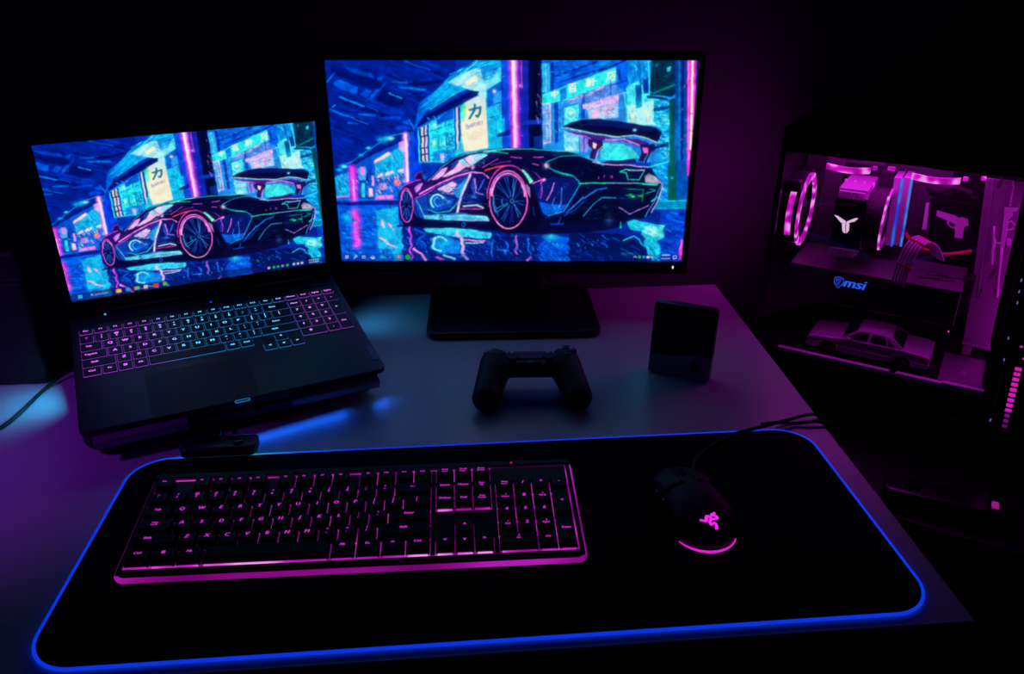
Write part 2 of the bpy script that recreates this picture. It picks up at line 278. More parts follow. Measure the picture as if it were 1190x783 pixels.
    P.dabs([(410, 350), (515, 355), (520, 770), (470, 770), (430, 500)], 90, [(60, 200, 220), (4, 50, 130), (100, 205, 225), (4, 30, 110)], 26, 6, (.5, .95), -.1, 1.3)
    P.poly([(400, 400), (520, 380), (520, 405), (400, 425)], (4, 40, 110)); P.poly([(390, 690), (510, 655), (515, 680), (390, 705)], (4, 20, 80))
    P.blob((485, 480), 22, 30, (120, 205, 225), .7)
    P.poly([(518, 340), (575, 320), (565, 900), (518, 900)], (2, 62, 70), 1, (2, 80, 72), ((530, 400), (530, 780)))
    P.poly([(560, 40), (720, 40), (690, 900), (560, 900)], (8, 44, 118), 1, (6, 60, 140), ((600, 100), (600, 700))); P.line([(592, 60), (590, 780)], (20, 80, 150), 2.2); P.blob((570, 600), 18, 90, (10, 90, 200), .7); P.line([(620, 60), (612, 780)], (4, 24, 100), 2)
    P.poly([(716, 40), (760, 40), (710, 1000), (690, 1000), (688, 600)], (8, 22, 100))
    P.poly([(652, 30), (720, 30), (700, 500), (690, 700), (672, 900), (650, 900)], (222, 40, 188)); P.line([(690, 30), (684, 420), (676, 700)], (226, 212, 178), 2.3); P.line([(660, 40), (660, 780)], (240, 110, 200), 1)
    P.line([(716, 40), (704, 420)], (150, 30, 180), 1.2)
    for q in ((700, 135), (670, 200), (676, 440), (665, 560), (684, 570)): P.line([q, (q[0]+8, q[1]+3)], (110, 10, 110), 1.2)
    for q in ((632, 240), (628, 252), (648, 215), (616, 412), (636, 605), (610, 630), (648, 700), (640, 490)): P.blob(q, 4, 5, (200, 90, 210), .9)
    # ---- ground at the right
    P.view(*VH)
    P.poly([(440, 100), (545, 100), (560, 360), (440, 400)], (14, 100, 190)); P.dabs([(440, 110), (545, 110), (545, 330), (470, 380)], 60, [(60, 195, 220), (4, 50, 150), (10, 120, 220), (4, 60, 200)], 20, 10, (.5, .9), 0, 1.2)
    P.poly([(545, 150), (605, 150), (605, 340), (545, 340)], (2, 74, 74)); P.poly([(600, 150), (670, 150), (670, 340), (600, 340)], (6, 60, 140))
    P.blob((572, 198), 8, 8, (40, 150, 220), 1)
    P.poly([(440, 340), (720, 340), (720, 400), (440, 400)], (8, 90, 150)); P.line([(480, 346), (680, 344)], (20, 170, 190), 1); P.line([(480, 396), (680, 388)], (20, 130, 150), .9); P.dabs([(500, 355), (665, 355), (665, 385), (500, 385)], 16, [(30, 130, 200), (4, 60, 120)], 22, 10)
    P.poly([(-700, 420), (470, 400), (720, 400), (720, 800), (-700, 800)], (6, 30, 116))
    P.poly([(500, 405), (720, 400), (720, 800), (460, 800)], (8, 44, 150)); P.dabs([(520, 410), (660, 405), (650, 700), (520, 700)], 60, [(10, 66, 200), (4, 26, 100), (8, 80, 190)], 40, 8, (.4, .8), .1, 2)
    P.poly([(635, 590), (620, 650), (612, 725), (640, 725), (650, 600)], (225, 50, 190)); P.line([(632, 610), (624, 650)], (255, 120, 210), 1.4)
    # reflections under the car
    P.view(*VF)
    P.poly([(20, 500), (800, 530), (800, 800), (20, 800)], (6, 24, 104))
    P.dabs([(30, 520), (790, 560), (790, 730), (30, 730)], 190, [(8, 60, 190), (4, 20, 90), (10, 80, 220), (4, 34, 140), (4, 16, 80)], 26, 16, (.4, .9), 0, 1.4)
    P.poly([(210, 525), (420, 520), (650, 550), (640, 590), (430, 580), (220, 550)], (50, 160, 208), .95)
    P.poly([(250, 590), (340, 560), (450, 620), (430, 690), (300, 690), (250, 650)], (14, 90, 190)); P.arc((310, 625), 46, 46, 90, 330, (110, 190, 225), 2.6); P.blob((340, 620), 40, 24, (20, 150, 200), .5)
    P.line([(420, 545), (450, 590), (465, 640), (450, 680), (490, 720)], (170, 140, 225), 4, .9); P.line([(425, 550), (465, 640)], (225, 150, 225), 1.6)
    P.line([(470, 600), (610, 605)], (225, 100, 190), 1.8); P.line([(480, 620), (600, 615)], (120, 190, 220), 1.6)
    P.line([(110, 520), (118, 600), (112, 660), (120, 720)], (180, 60, 200), 2.2); P.line([(140, 660), (180, 690), (215, 730)], (205, 110, 215), 3); P.line([(285, 715), (330, 728)], (240, 80, 180), 2.4); P.line([(330, 700), (410, 722)], (130, 190, 220), 2.4)
    P.poly([(0, 520), (60, 510), (60, 740), (0, 740)], (30, 140, 212), .8); P.dabs([(0, 520), (60, 510), (60, 740), (0, 740)], 30, [(80, 190, 225), (8, 80, 190)], 10, 6)
    P.line([(150, 530), (210, 560), (170, 600), (215, 640)], (10, 70, 190), 3, .8)
    P.view(*VG)
    P.poly([(380, 620), (460, 560), (560, 580), (680, 640), (690, 740), (380, 740)], (8, 62, 186), .9); P.dabs([(380, 620), (460, 570), (680, 640), (690, 735), (380, 735)], 70, [(10, 90, 225), (4, 34, 140), (30, 140, 225)], 24, 14, (.4, .9), .3, 1.4)
    P.blob((455, 580), 44, 20, (30, 170, 215), .9); P.poly([(60, 580), (360, 575), (360, 735), (40, 735)], (4, 16, 84), .7)
    for q in ([(80, 600), (60, 650), (70, 700)], [(100, 660), (180, 670)], [(160, 610), (170, 650), (155, 690)], [(215, 600), (240, 660)], [(300, 600), (320, 720)], [(690, 565), (740, 640), (760, 720)], [(430, 640), (480, 720)]):
        P.line(q, (20, 90, 230), 2, .9)
    P.line([(230, 572), (226, 690)], (200, 90, 190), 2, .8); P.line([(328, 712), (300, 735)], (205, 80, 190), 2)
    P.view(*VH)
    P.poly([(-100, 540), (250, 560), (420, 640), (400, 740), (-100, 740)], (4, 18, 82)); P.dabs([(-60, 560), (250, 570), (400, 650), (380, 730), (-60, 730)], 60, [(8, 60, 190), (4, 24, 100), (10, 90, 210), (4, 14, 70)], 34, 12, (.4, .8), .3, 1.4)
    P.poly([(280, 480), (330, 465), (380, 480), (520, 500), (515, 580), (480, 600), (500, 680), (440, 730), (400, 640), (380, 540), (300, 530)], (24, 150, 200))
    P.poly([(385, 510), (430, 500), (500, 520), (505, 570), (450, 580), (400, 550)], (120, 205, 222)); P.dabs([(300, 480), (520, 500), (510, 590), (380, 560)], 50, [(60, 190, 215), (4, 80, 170), (130, 210, 225)], 26, 9, (.4, .9), .2, 1.2)
    P.dabs([(400, 590), (500, 600), (490, 720), (440, 730)], 30, [(30, 170, 205), (4, 40, 120), (10, 100, 190)], 16, 18, (.5, .9), 0, 1.2)
    P.dabs([(250, 675), (340, 680), (340, 700), (260, 700)], 16, [(20, 170, 170)], 30, 4)
    P.line([(250, 600), (330, 570), (400, 640), (430, 690), (480, 725)], (40, 150, 200), 1.4)
    P.view(0, 0, 1)
    P.warp(1.6, [(392, 258), (470, 256), (600, 262), (680, 268), (740, 262), (800, 246), (800, 303), (392, 303)])
    # ---- fine brushwork over the street
    fine = [(40, 190, 225), (4, 30, 120), (120, 205, 225), (6, 16, 84), (16, 120, 210), (4, 60, 170)]
    P.view(*VB)
    P.dabs([(190, 545), (460, 420), (465, 700), (200, 780)], 150, fine, 9, 9, (.3, .85), -.4, .6)
    P.dabs([(716, 390), (835, 340), (835, 690), (716, 690)], 50, fine, 12, 12, (.3, .7), -.2, .6)
    P.dabs([(420, 200), (620, 100), (830, 90), (830, 190), (500, 240)], 60, [(120, 205, 235), (20, 120, 210), (190, 215, 235)], 26, 3, (.3, .8), -.5, .6)
    P.view(*VC)
    P.dabs([(350, 300), (914, 120), (914, 480), (620, 500), (350, 660)], 200, fine+[(205, 130, 205), (150, 120, 210)], 10, 12, (.3, .8), -.2, .6)
    P.dabs([(410, 60), (914, 60), (914, 100), (420, 230)], 60, fine, 22, 4, (.3, .8), -.35, .6)
    P.view(*VD)
    P.dabs([(200, 60), (380, 60), (430, 500), (200, 480)], 90, fine, 8, 18, (.3, .8), 0, .7)
    P.dabs([(400, 340), (515, 350), (520, 770), (430, 700)], 90, fine, 12, 10, (.4, .9), 0, .7)
    P.view(*VE)
    P.dabs([(45, 270), (280, 190), (460, 120), (470, 400), (45, 410)], 220, fine+[(235, 130, 205), (245, 190, 200), (190, 80, 200)], 6, 10, (.4, .9), 0, .6)
    P.dabs([(50, 455), (410, 445), (415, 760), (70, 760)], 160, [(40, 170, 222), (4, 30, 130), (10, 100, 210), (80, 195, 225)], 9, 4, (.3, .8), 0, .6)
    P.view(*VF)
    P.dabs([(40, 530), (790, 560), (790, 730), (40, 730)], 220, [(20, 110, 225), (4, 14, 80), (40, 170, 220), (8, 50, 180), (60, 40, 180), (4, 24, 110)], 9, 8, (.35, .9), 0, .7)
    P.view(*VG)
    P.dabs([(20, 590), (780, 590), (780, 735), (20, 735)], 150, [(20, 110, 235), (4, 14, 80), (40, 150, 225), (8, 60, 200)], 9, 9, (.35, .9), 0, .7)
    # ---------------------------------------------------------------- the car
    P.lw = .66
    P.view(*VF)
    P.poly([(40, 500), (700, 525), (1000, 545), (1000, 560), (300, 515), (40, 515)], (4, 8, 60))
    P.view(0, 0, 1)
    D = (8, 8, 58)
    body = [(463, 252), (462, 230), (464, 222), (470, 214), (478, 209), (490, 206), (500, 204.5), (512, 193), (524, 184), (536, 178.5), (552, 175), (570, 172.5), (590, 171), (612, 171), (640, 172.5), (664, 175.5), (684, 181), (705, 189), (730, 191.5), (757, 193), (764, 202), (771, 211), (769, 220),
            (764, 234), (757, 248), (749, 252), (735, 252), (720, 262), (700, 266), (680, 268), (640, 270), (618, 271), (590, 266), (575, 258), (560, 256), (500, 254), (480, 262), (468, 260)]
    P.poly(body, D, 1, (6, 10, 66), ((560, 200), (760, 200)))
    P.view(*VF)
    # front: nose, mirror, wheel
    P.poly([(50, 300), (70, 250), (110, 225), (190, 205), (290, 200), (240, 290), (180, 320), (140, 330), (110, 280)], (40, 12, 90))
    P.line([(60, 270), (90, 240), (150, 218), (200, 208)], (200, 60, 190), 1.3)
    P.poly([(150, 260), (180, 235), (205, 230), (190, 270), (160, 295)], (150, 90, 200)); P.line([(165, 285), (200, 235)], (225, 140, 220), 1.4)
    P.poly([(150, 185), (170, 160), (215, 160), (230, 200), (215, 230), (195, 210), (160, 205)], (30, 10, 70)); P.line([(155, 190), (172, 165), (205, 162)], (170, 40, 130), 1.4); P.poly([(200, 165), (228, 180), (228, 215), (205, 200)], (14, 60, 150))
    P.poly([(135, 340), (230, 300), (240, 420), (210, 460), (160, 450), (140, 400)], (10, 50, 140)); P.line([(160, 340), (190, 400), (215, 455)], (90, 160, 215), 1.6); P.line([(150, 380), (175, 460)], (6, 20, 90), 3)
    P.line([(150, 330), (240, 290), (320, 240)], (190, 70, 210), 1.4)
    # windshield and roof
    P.poly([(250, 212), (330, 130), (420, 70), (500, 40), (620, 20), (700, 24), (760, 36), (620, 100), (540, 140), (400, 190), (300, 215)], (26, 12, 80))
    P.poly([(262, 208), (330, 140), (372, 128), (340, 180), (300, 206)], (214, 120, 214)); P.poly([(330, 190), (420, 130), (440, 100), (500, 80), (520, 105), (440, 160), (360, 190)], (220, 150, 214))
    P.poly([(440, 90), (520, 50), (600, 40), (640, 50), (560, 100), (510, 130)], (120, 170, 215)); P.poly([(395, 110), (440, 80), (450, 96), (400, 150)], (30, 40, 120)); P.poly([(500, 60), (560, 46), (530, 100), (490, 130)], (215, 160, 215)); P.line([(470, 60), (520, 120)], (60, 30, 100), 1.6)
    P.line([(240, 215), (330, 130), (420, 68), (500, 40), (620, 22), (720, 26)], (50, 170, 190), 1); P.line([(620, 24), (700, 30), (770, 40)], (20, 180, 150), 1.6)
    P.poly([(560, 130), (700, 60), (790, 40), (790, 120), (700, 130), (650, 150)], (16, 6, 56)); P.line([(600, 128), (700, 75)], (200, 90, 210), 1); P.blob((535, 130), 12, 14, (225, 160, 220), .9); P.line([(620, 148), (700, 125), (760, 118)], (210, 50, 70), 2.4, .8)
    # beltline and door
    P.line([(180, 302), (300, 240), (430, 185), (530, 160), (600, 165), (640, 200)], (225, 110, 218), 2.4); P.line([(280, 262), (420, 200), (530, 170)], (90, 30, 140), 1.8)
    P.poly([(235, 300), (330, 250), (430, 205), (520, 180), (470, 270), (440, 340), (400, 400), (300, 425), (250, 400)], (12, 40, 130))
    P.poly([(300, 270), (400, 220), (430, 240), (380, 290), (320, 280)], (200, 150, 205), .9); P.dabs([(310, 270), (400, 225), (450, 230), (400, 310), (330, 300)], 40, [(225, 170, 200), (80, 170, 220), (40, 20, 100), (190, 110, 210)], 20, 5, (.5, .9), -.4, 1.1)
    P.poly([(400, 290), (500, 190), (480, 260), (440, 330)], (20, 110, 190), .9); P.dabs([(410, 290), (495, 195), (480, 250), (440, 320)], 22, [(70, 180, 215), (6, 30, 110)], 16, 10, (.5, .9), -.8, 1.1)
    P.poly([(235, 305), (300, 290), (420, 330), (430, 350), (380, 400), (290, 425), (245, 400)], (10, 50, 150)); P.line([(235, 300), (310, 292), (425, 335), (380, 392), (290, 420)], (4, 8, 70), 2.2)
    P.arc((300, 350), 44, 46, 130, 330, (150, 205, 225), 2.8); P.arc((305, 350), 26, 30, 60, 260, (30, 150, 205), 2); P.dabs([(320, 320), (400, 340), (380, 370), (310, 370)], 24, [(30, 170, 190), (120, 205, 215), (6, 30, 110)], 10, 6, (.5, .9), .2, 1)
    P.line([(235, 400), (290, 425), (380, 410), (430, 360)], (20, 190, 200), 1.4)
    P.poly([(530, 165), (600, 165), (640, 205), (640, 330), (540, 370), (450, 395), (480, 300)], (14, 14, 84)); P.poly([(540, 190), (560, 260), (550, 320), (520, 260)], (30, 50, 150)); P.line([(548, 200), (555, 290), (600, 302)], (200, 110, 220), 1.8); P.line([(610, 210), (570, 280)], (40, 80, 200), 2)
    P.line([(522, 175), (470, 280), (440, 370), (425, 440)], (170, 150, 225), 4.4); P.line([(520, 180), (468, 285)], (235, 180, 230), 1.6); P.line([(440, 350), (428, 430)], (235, 190, 225), 1.8)
    P.poly([(460, 385), (560, 368), (610, 395), (600, 405), (470, 405)], (40, 20, 90)); P.line([(470, 380), (560, 372), (600, 392)], (170, 190, 220), 2.6); P.line([(450, 398), (600, 398)], (220, 50, 150), 1.4)
    P.dabs([(470, 310), (610, 300), (620, 370), (480, 370)], 24, [(20, 90, 200), (6, 20, 100), (40, 140, 210)], 30, 6, (.4, .8), .05, 1.2)
    P.poly([(200, 440), (300, 432), (430, 430), (640, 445), (640, 475), (420, 475), (210, 462)], (60, 150, 208)); P.line([(210, 445), (420, 440), (640, 452)], (140, 200, 222), 1.6); P.poly([(230, 430), (300, 440), (420, 420), (520, 430), (420, 440), (240, 445)], (20, 80, 180), .8)
    P.line([(400, 468), (640, 474)], (190, 130, 215), 1.2); P.dabs([(300, 445), (480, 440), (480, 470), (300, 465)], 10, [(190, 120, 215), (6, 30, 110)], 14, 2)
    P.poly([(150, 470), (640, 478), (700, 530), (120, 515)], (4, 6, 60)); P.arc((320, 455), 9, 12, 0, 360, (4, 20, 90), 1.6); P.arc((468, 498), 10, 14, 0, 360, (20, 80, 190), 1.3)
    # front wheel
    P.disc((92, 372), 50, 122, (4, 6, 46)); P.disc((95, 372), 40, 108, (10, 16, 80)); P.arc((94, 374), 42, 110, 0, 360, (225, 80, 205), 1.5); P.arc((94, 374), 36, 98, 200, 330, (240, 150, 220), 1.1)
    for a in np.radians(np.arange(10, 370, 40)): P.line([(92, 372), (92+34*np.cos(a), 372+92*np.sin(a))], (30, 90, 200), 1.2, .9)
    P.disc((92, 372), 10, 22, (4, 10, 60)); P.poly([(38, 300), (48, 290), (44, 470), (36, 440)], (10, 30, 120))
    # rear wheel and arch
    P.view(*VG)
    P.poly([(20, 340), (45, 220), (100, 150), (180, 115), (240, 120), (320, 220), (360, 340), (400, 450), (360, 540), (180, 560), (80, 530), (35, 440)], (4, 5, 44))
    P.arc((190, 330), 150, 212, 180, 305, (205, 60, 190), 1.6); P.poly([(268, 140), (285, 145), (345, 220), (325, 235)], (120, 205, 205)); P.poly([(296, 235), (318, 255), (326, 330), (305, 280)], (190, 130, 215), .8)
    P.line([(30, 150), (100, 130), (160, 120)], (215, 60, 60), 2, .8)
    P.disc((180, 338), 124, 186, (6, 8, 62))
    P.arc((180, 338), 124, 186, 0, 360, (238, 84, 196), 2.2); P.arc((180, 340), 112, 168, 190, 350, (240, 130, 215), 4.2); P.arc((180, 334), 104, 160, 215, 325, (60, 20, 110), 2); P.arc((180, 338), 124, 186, 60, 130, (240, 140, 205), 1.6)
    for i, a in enumerate(np.radians(np.arange(-100, 260, 36))):
        c0, s0 = np.cos(a), np.sin(a)
        for d in (-.09, .09):
            P.line([(200+18*np.cos(a), 345+20*np.sin(a)), (182+98*np.cos(a+d), 338+150*np.sin(a+d))], [(24, 90, 205), (50, 130, 215), (14, 50, 150)][i % 3], 1.1, .9)
    P.disc((200, 348), 22, 26, (4, 8, 60)); P.arc((205, 345), 10, 14, 0, 360, (60, 150, 220), 1); P.arc((160, 345), 22, 34, 40, 200, (10, 130, 190), 1.4)
    P.arc((180, 340), 100, 150, 150, 190, (60, 150, 215), 1.6); P.line([(84, 350), (110, 440)], (20, 110, 210), 1.6)
    # flank behind the wheel
    P.poly([(345, 240), (470, 190), (640, 210), (650, 240), (610, 330), (540, 420), (440, 445), (400, 420), (365, 310)], (8, 20, 92))
    P.poly([(380, 350), (480, 370), (560, 370), (520, 420), (430, 442), (405, 420)], (8, 70, 190), .9); P.dabs([(400, 390), (540, 380), (500, 430), (420, 436)], 22, [(20, 120, 220), (30, 190, 190)], 16, 4)
    for q, c, w in [([(340, 232), (380, 215), (420, 205)], (225, 80, 205), 2), ([(420, 205), (395, 225), (402, 290), (390, 330)], (200, 70, 210), 1.3), ([(355, 165), (410, 215)], (160, 50, 190), 1), ([(480, 230), (465, 280), (430, 340)], (215, 110, 200), 1.5), ([(485, 320), (465, 370), (485, 400)], (50, 120, 220), 1.2), ([(530, 260), (525, 360), (505, 395)], (60, 130, 225), 1.3), ([(400, 240), (375, 330)], (60, 60, 190), 1)]:
        P.line(q, c, w)
    P.blob((415, 207), 12, 10, (255, 130, 220), .9)
    P.line([(200, 62), (270, 72)], (200, 60, 200), 1.2); P.line([(350, 64), (412, 64)], (210, 70, 200), 1.4); P.line([(340, 105), (380, 116)], (225, 90, 200), 1.3); P.line([(70, 115), (150, 95), (200, 90)], (120, 50, 190), 1)
    P.line([(0, 50), (100, 18), (250, 10), (420, 18), (560, 28), (640, 40)], (30, 150, 160), 1.8); P.line([(20, 30), (120, 15), (220, 12)], (120, 205, 190), 1.4); P.dabs([(420, 30), (520, 36), (500, 60), (420, 55)], 10, [(20, 70, 200), (30, 160, 120)], 24, 3)
    P.poly([(420, 115), (440, 90), (520, 60), (640, 50), (720, 70), (800, 115), (800, 230), (650, 215), (600, 185), (470, 145)], (4, 6, 52)); P.line([(800, 118), (720, 72), (640, 52), (520, 62), (440, 92), (420, 115), (470, 145), (600, 185), (640, 215), (650, 235), (600, 320), (540, 410), (440, 442)], (24, 140, 195), 1.5); P.blob((432, 120), 18, 18, (225, 170, 205), .9)
    P.line([(480, 155), (600, 188)], (20, 170, 130), 1.2); P.line([(700, 55), (800, 110)], (70, 150, 215), 1.4)
    P.line([(640, 232), (800, 232)], (30, 190, 150), 1.5); P.poly([(650, 240), (800, 240), (800, 480), (600, 500), (420, 480), (540, 420), (620, 330)], (5, 8, 56)); P.line([(560, 420), (640, 350), (700, 290), (740, 268), (800, 262)], (40, 110, 215), 2.2); P.line([(540, 440), (620, 400), (690, 330)], (20, 60, 160), 1.6); P.line([(670, 445), (720, 390), (800, 330)], (40, 130, 205), 1.8); P.line([(455, 495), (540, 495)], (20, 60, 190), 1.6); P.line([(520, 450), (505, 495)], (20, 70, 200), 1.2)
    P.poly([(530, 470), (620, 420), (680, 410), (640, 470)], (3, 4, 40)); P.blob((700, 365), 6, 5, (60, 190, 230), .9); P.line([(340, 380), (350, 440)], (20, 50, 160), 1)
    # tail
    P.view(*VH)
    P.poly([(0, 240), (500, 230), (500, 260), (430, 430), (380, 460), (0, 470)], (5, 8, 54)); P.line([(-20, 232), (200, 230), (480, 236)], (30, 185, 165), 1.4); P.line([(180, 232), (350, 232)], (150, 120, 200), 1)
    P.poly([(270, 145), (395, 148), (360, 212), (290, 206)], (6, 10, 62)); P.line([(236, 160), (275, 145), (395, 148), (362, 212), (290, 206), (275, 165), (236, 160)], (50, 195, 190), 1.3); P.line([(290, 150), (395, 150)], (190, 120, 190), 1)
    P.poly([(400, 190), (420, 170), (470, 190), (505, 235), (400, 225)], (150, 130, 160), .85); P.line([(455, 185), (505, 232), (510, 260), (490, 320), (440, 420)], (190, 150, 210), 1.5)
    P.line([(500, 250), (460, 340), (400, 445)], (60, 110, 220), 1.6); P.line([(440, 345), (480, 318)], (50, 170, 200), 1.8); P.line([(400, 300), (465, 280), (430, 270)], (30, 150, 170), 1.3); P.line([(380, 235), (480, 245)], (30, 190, 180), 1.6)
    P.poly([(235, 265), (390, 268), (385, 350), (300, 375), (235, 370)], (4, 14, 70)); P.dabs([(285, 300), (385, 305), (380, 322), (290, 325)], 24, [(20, 190, 110), (20, 150, 90)], 16, 3, (.6, 1), -.05, 1.2); P.line([(285, 270), (390, 270)], (20, 150, 120), 1); P.line([(388, 270), (382, 350)], (30, 170, 110), 1)
    P.line([(230, 388), (300, 430), (360, 400), (420, 372)], (150, 110, 210), 1.4); P.line([(0, 330), (90, 270), (150, 262)], (30, 90, 205), 2.2); P.line([(0, 440), (60, 370), (120, 325), (210, 325)], (40, 130, 200), 1.5); P.blob((165, 455), 26, 44, (60, 90, 150), .7); P.disc((160, 430), 60, 34, (3, 4, 40), .6)
    for q in ([(170, 185), (190, 195)], [(95, 205), (100, 190)], [(180, 200), (185, 180)], [(130, 195), (140, 180)]): P.line(q, (190, 70, 170), 1)
    P.poly([(70, 110), (200, 80), (330, 75), (350, 100), (180, 115)], (30, 14, 80)); P.line([(60, 95), (130, 110), (300, 118), (420, 130)], (205, 140, 200), 1.6); P.line([(0, 60), (60, 85), (130, 108)], (60, 150, 210), 1.6); P.line([(420, 130), (545, 95)], (40, 190, 200), 2.2)
    P.line([(240, 480), (240, 520)], (30, 170, 140), 1.6); P.blob((240, 510), 5, 9, (30, 200, 170), .9)
    # wing
    P.view(*VD)
    P.poly([(5, 655), (150, 660), (230, 690), (300, 770), (150, 783), (0, 783)], (50, 170, 200)); P.dabs([(210, 670), (290, 690), (290, 760), (220, 760)], 16, [(20, 100, 170), (200, 170, 205)], 12, 14)
    P.view(*VC)
    P.poly([(486, 540), (560, 505), (650, 482), (770, 476), (900, 495), (1060, 515), (1200, 545), (1250, 575), (1215, 650), (1140, 625), (1040, 600), (920, 608), (760, 590), (620, 562), (500, 548)], (8, 8, 60))
    P.poly([(620, 520), (770, 490), (900, 505), (1060, 530), (1180, 560), (1160, 580), (900, 540)], (14, 22, 96), .7); P.dabs([(600, 520), (720, 500), (720, 530), (610, 540)], 18, [(20, 100, 150), (14, 50, 130)], 12, 4)
    P.line([(486, 540), (620, 562), (760, 592), (910, 610), (1040, 600), (1140, 625), (1210, 652)], (200, 215, 190), 1.3); P.line([(486, 540), (560, 505), (650, 482), (770, 476)], (40, 90, 150), 1)
    P.poly([(510, 560), (640, 580), (760, 600), (910, 625), (1060, 625), (1150, 655), (1120, 690), (1000, 650), (880, 635), (760, 640), (690, 625), (600, 590)], (60, 20, 110)); P.line([(560, 585), (680, 610), (720, 632)], (190, 90, 205), 1.4); P.line([(820, 630), (960, 632), (1060, 665), (1110, 690)], (225, 130, 200), 1.6); P.line([(830, 645), (950, 645), (1050, 685)], (120, 30, 150), 1.4)
    P.poly([(690, 625), (800, 640), (805, 690), (770, 720), (740, 783), (700, 770), (720, 700), (690, 680)], (40, 14, 80)); P.poly([(725, 650), (755, 665), (745, 700), (725, 690)], (225, 170, 190)); P.line([(800, 680), (770, 710), (745, 775)], (200, 130, 215), 1.5); P.line([(765, 700), (730, 770)], (30, 40, 130), 1.4)
    P.poly([(1080, 670), (1190, 660), (1200, 700), (1160, 740), (1130, 800), (1070, 790), (1090, 730)], (24, 14, 76)); P.poly([(1100, 690), (1140, 695), (1140, 735), (1105, 730)], (215, 90, 190)); P.line([(1140, 740), (1110, 800)], (60, 120, 215), 1.5); P.line([(1170, 720), (1140, 800)], (60, 150, 215), 1.2)
    # glints over the bodywork
    P.view(*VF)
    P.dabs([(240, 215), (420, 140), (640, 60), (600, 120), (400, 190), (300, 215)], 60, [(225, 160, 220), (90, 170, 215), (40, 14, 90), (160, 60, 190)], 14, 4, (.4, .9), -.45, .7)
    P.dabs([(190, 300), (520, 170), (640, 210), (640, 380), (430, 420), (240, 410)], 110, [(30, 120, 215), (6, 10, 70), (150, 170, 225), (90, 40, 170), (10, 60, 170), (200, 110, 210)], 14, 7, (.35, .85), -.3, .7)
    P.dabs([(160, 440), (640, 445), (640, 475), (210, 465)], 30, [(140, 200, 222), (30, 110, 190), (190, 140, 215)], 26, 2, (.4, .9), 0, .6)
    P.view(*VG)
    P.dabs([(250, 80), (420, 60), (600, 200), (640, 300), (560, 420), (420, 440), (360, 260)], 60, [(14, 50, 160), (4, 6, 50), (30, 100, 215), (120, 40, 170)], 12, 8, (.3, .8), .3, .7)
    P.dabs([(400, 440), (700, 280), (800, 260), (800, 460), (520, 495)], 50, [(12, 34, 120), (4, 5, 44), (24, 70, 180)], 22, 5, (.3, .8), -.5, .8)
    P.dabs([(440, 110), (640, 60), (790, 120), (780, 220), (620, 190)], 40, [(10, 24, 90), (3, 5, 40), (20, 60, 130), (10, 70, 90)], 12, 5, (.3, .8), .1, .7)
    P.view(*VH)
    P.dabs([(0, 250), (480, 245), (420, 430), (0, 460)], 70, [(10, 26, 100), (3, 5, 40), (20, 60, 170), (16, 90, 120)], 20, 5, (.3, .8), -.15, .8)
    P.view(*VC)
    P.lw = 1.
    P.blob((1040, 562), 14, 10, (120, 205, 220), .9); P.blob((1220, 650), 12, 8, (60, 200, 210), .9)
    # uneven brush pressure and a slight wobble over everything
    P.lw = 1.; P.view(0, 0, 1)
    def field(step, seed):
        r = np.random.default_rng(seed); n = r.random((PH//step+3, PW//step+3))
        y = np.arange(PH)/step; x = np.arange(PW)/step; yi = y.astype(int); xi = x.astype(int); fy = (y-yi)[:, None]; fx = (x-xi)[None]
        return (n[yi][:, xi]*(1-fy)*(1-fx)+n[yi+1][:, xi]*fy*(1-fx)+n[yi][:, xi+1]*(1-fy)*fx+n[yi+1][:, xi+1]*fy*fx)
    m = (.74+.55*field(14, 1)*field(5, 2)**.5*1.35+.26*field(3, 5))[..., None]
    hi = np.clip((P.c.max(2, keepdims=True)-70)/90, 0, 1)
    soft_light = np.clip((P.c.min(2, keepdims=True)-120)/60, 0, 1)          # keep paper-white signs even
    k_ = hi*(1-.8*soft_light)
    P.c = (P.c*(1-k_)+P.c*np.clip(m, .6, 1.4)*k_).astype(np.float32)
    P.warp(.45, [(370, 60), (830, 60), (830, 310), (370, 310)], 11)
    return P

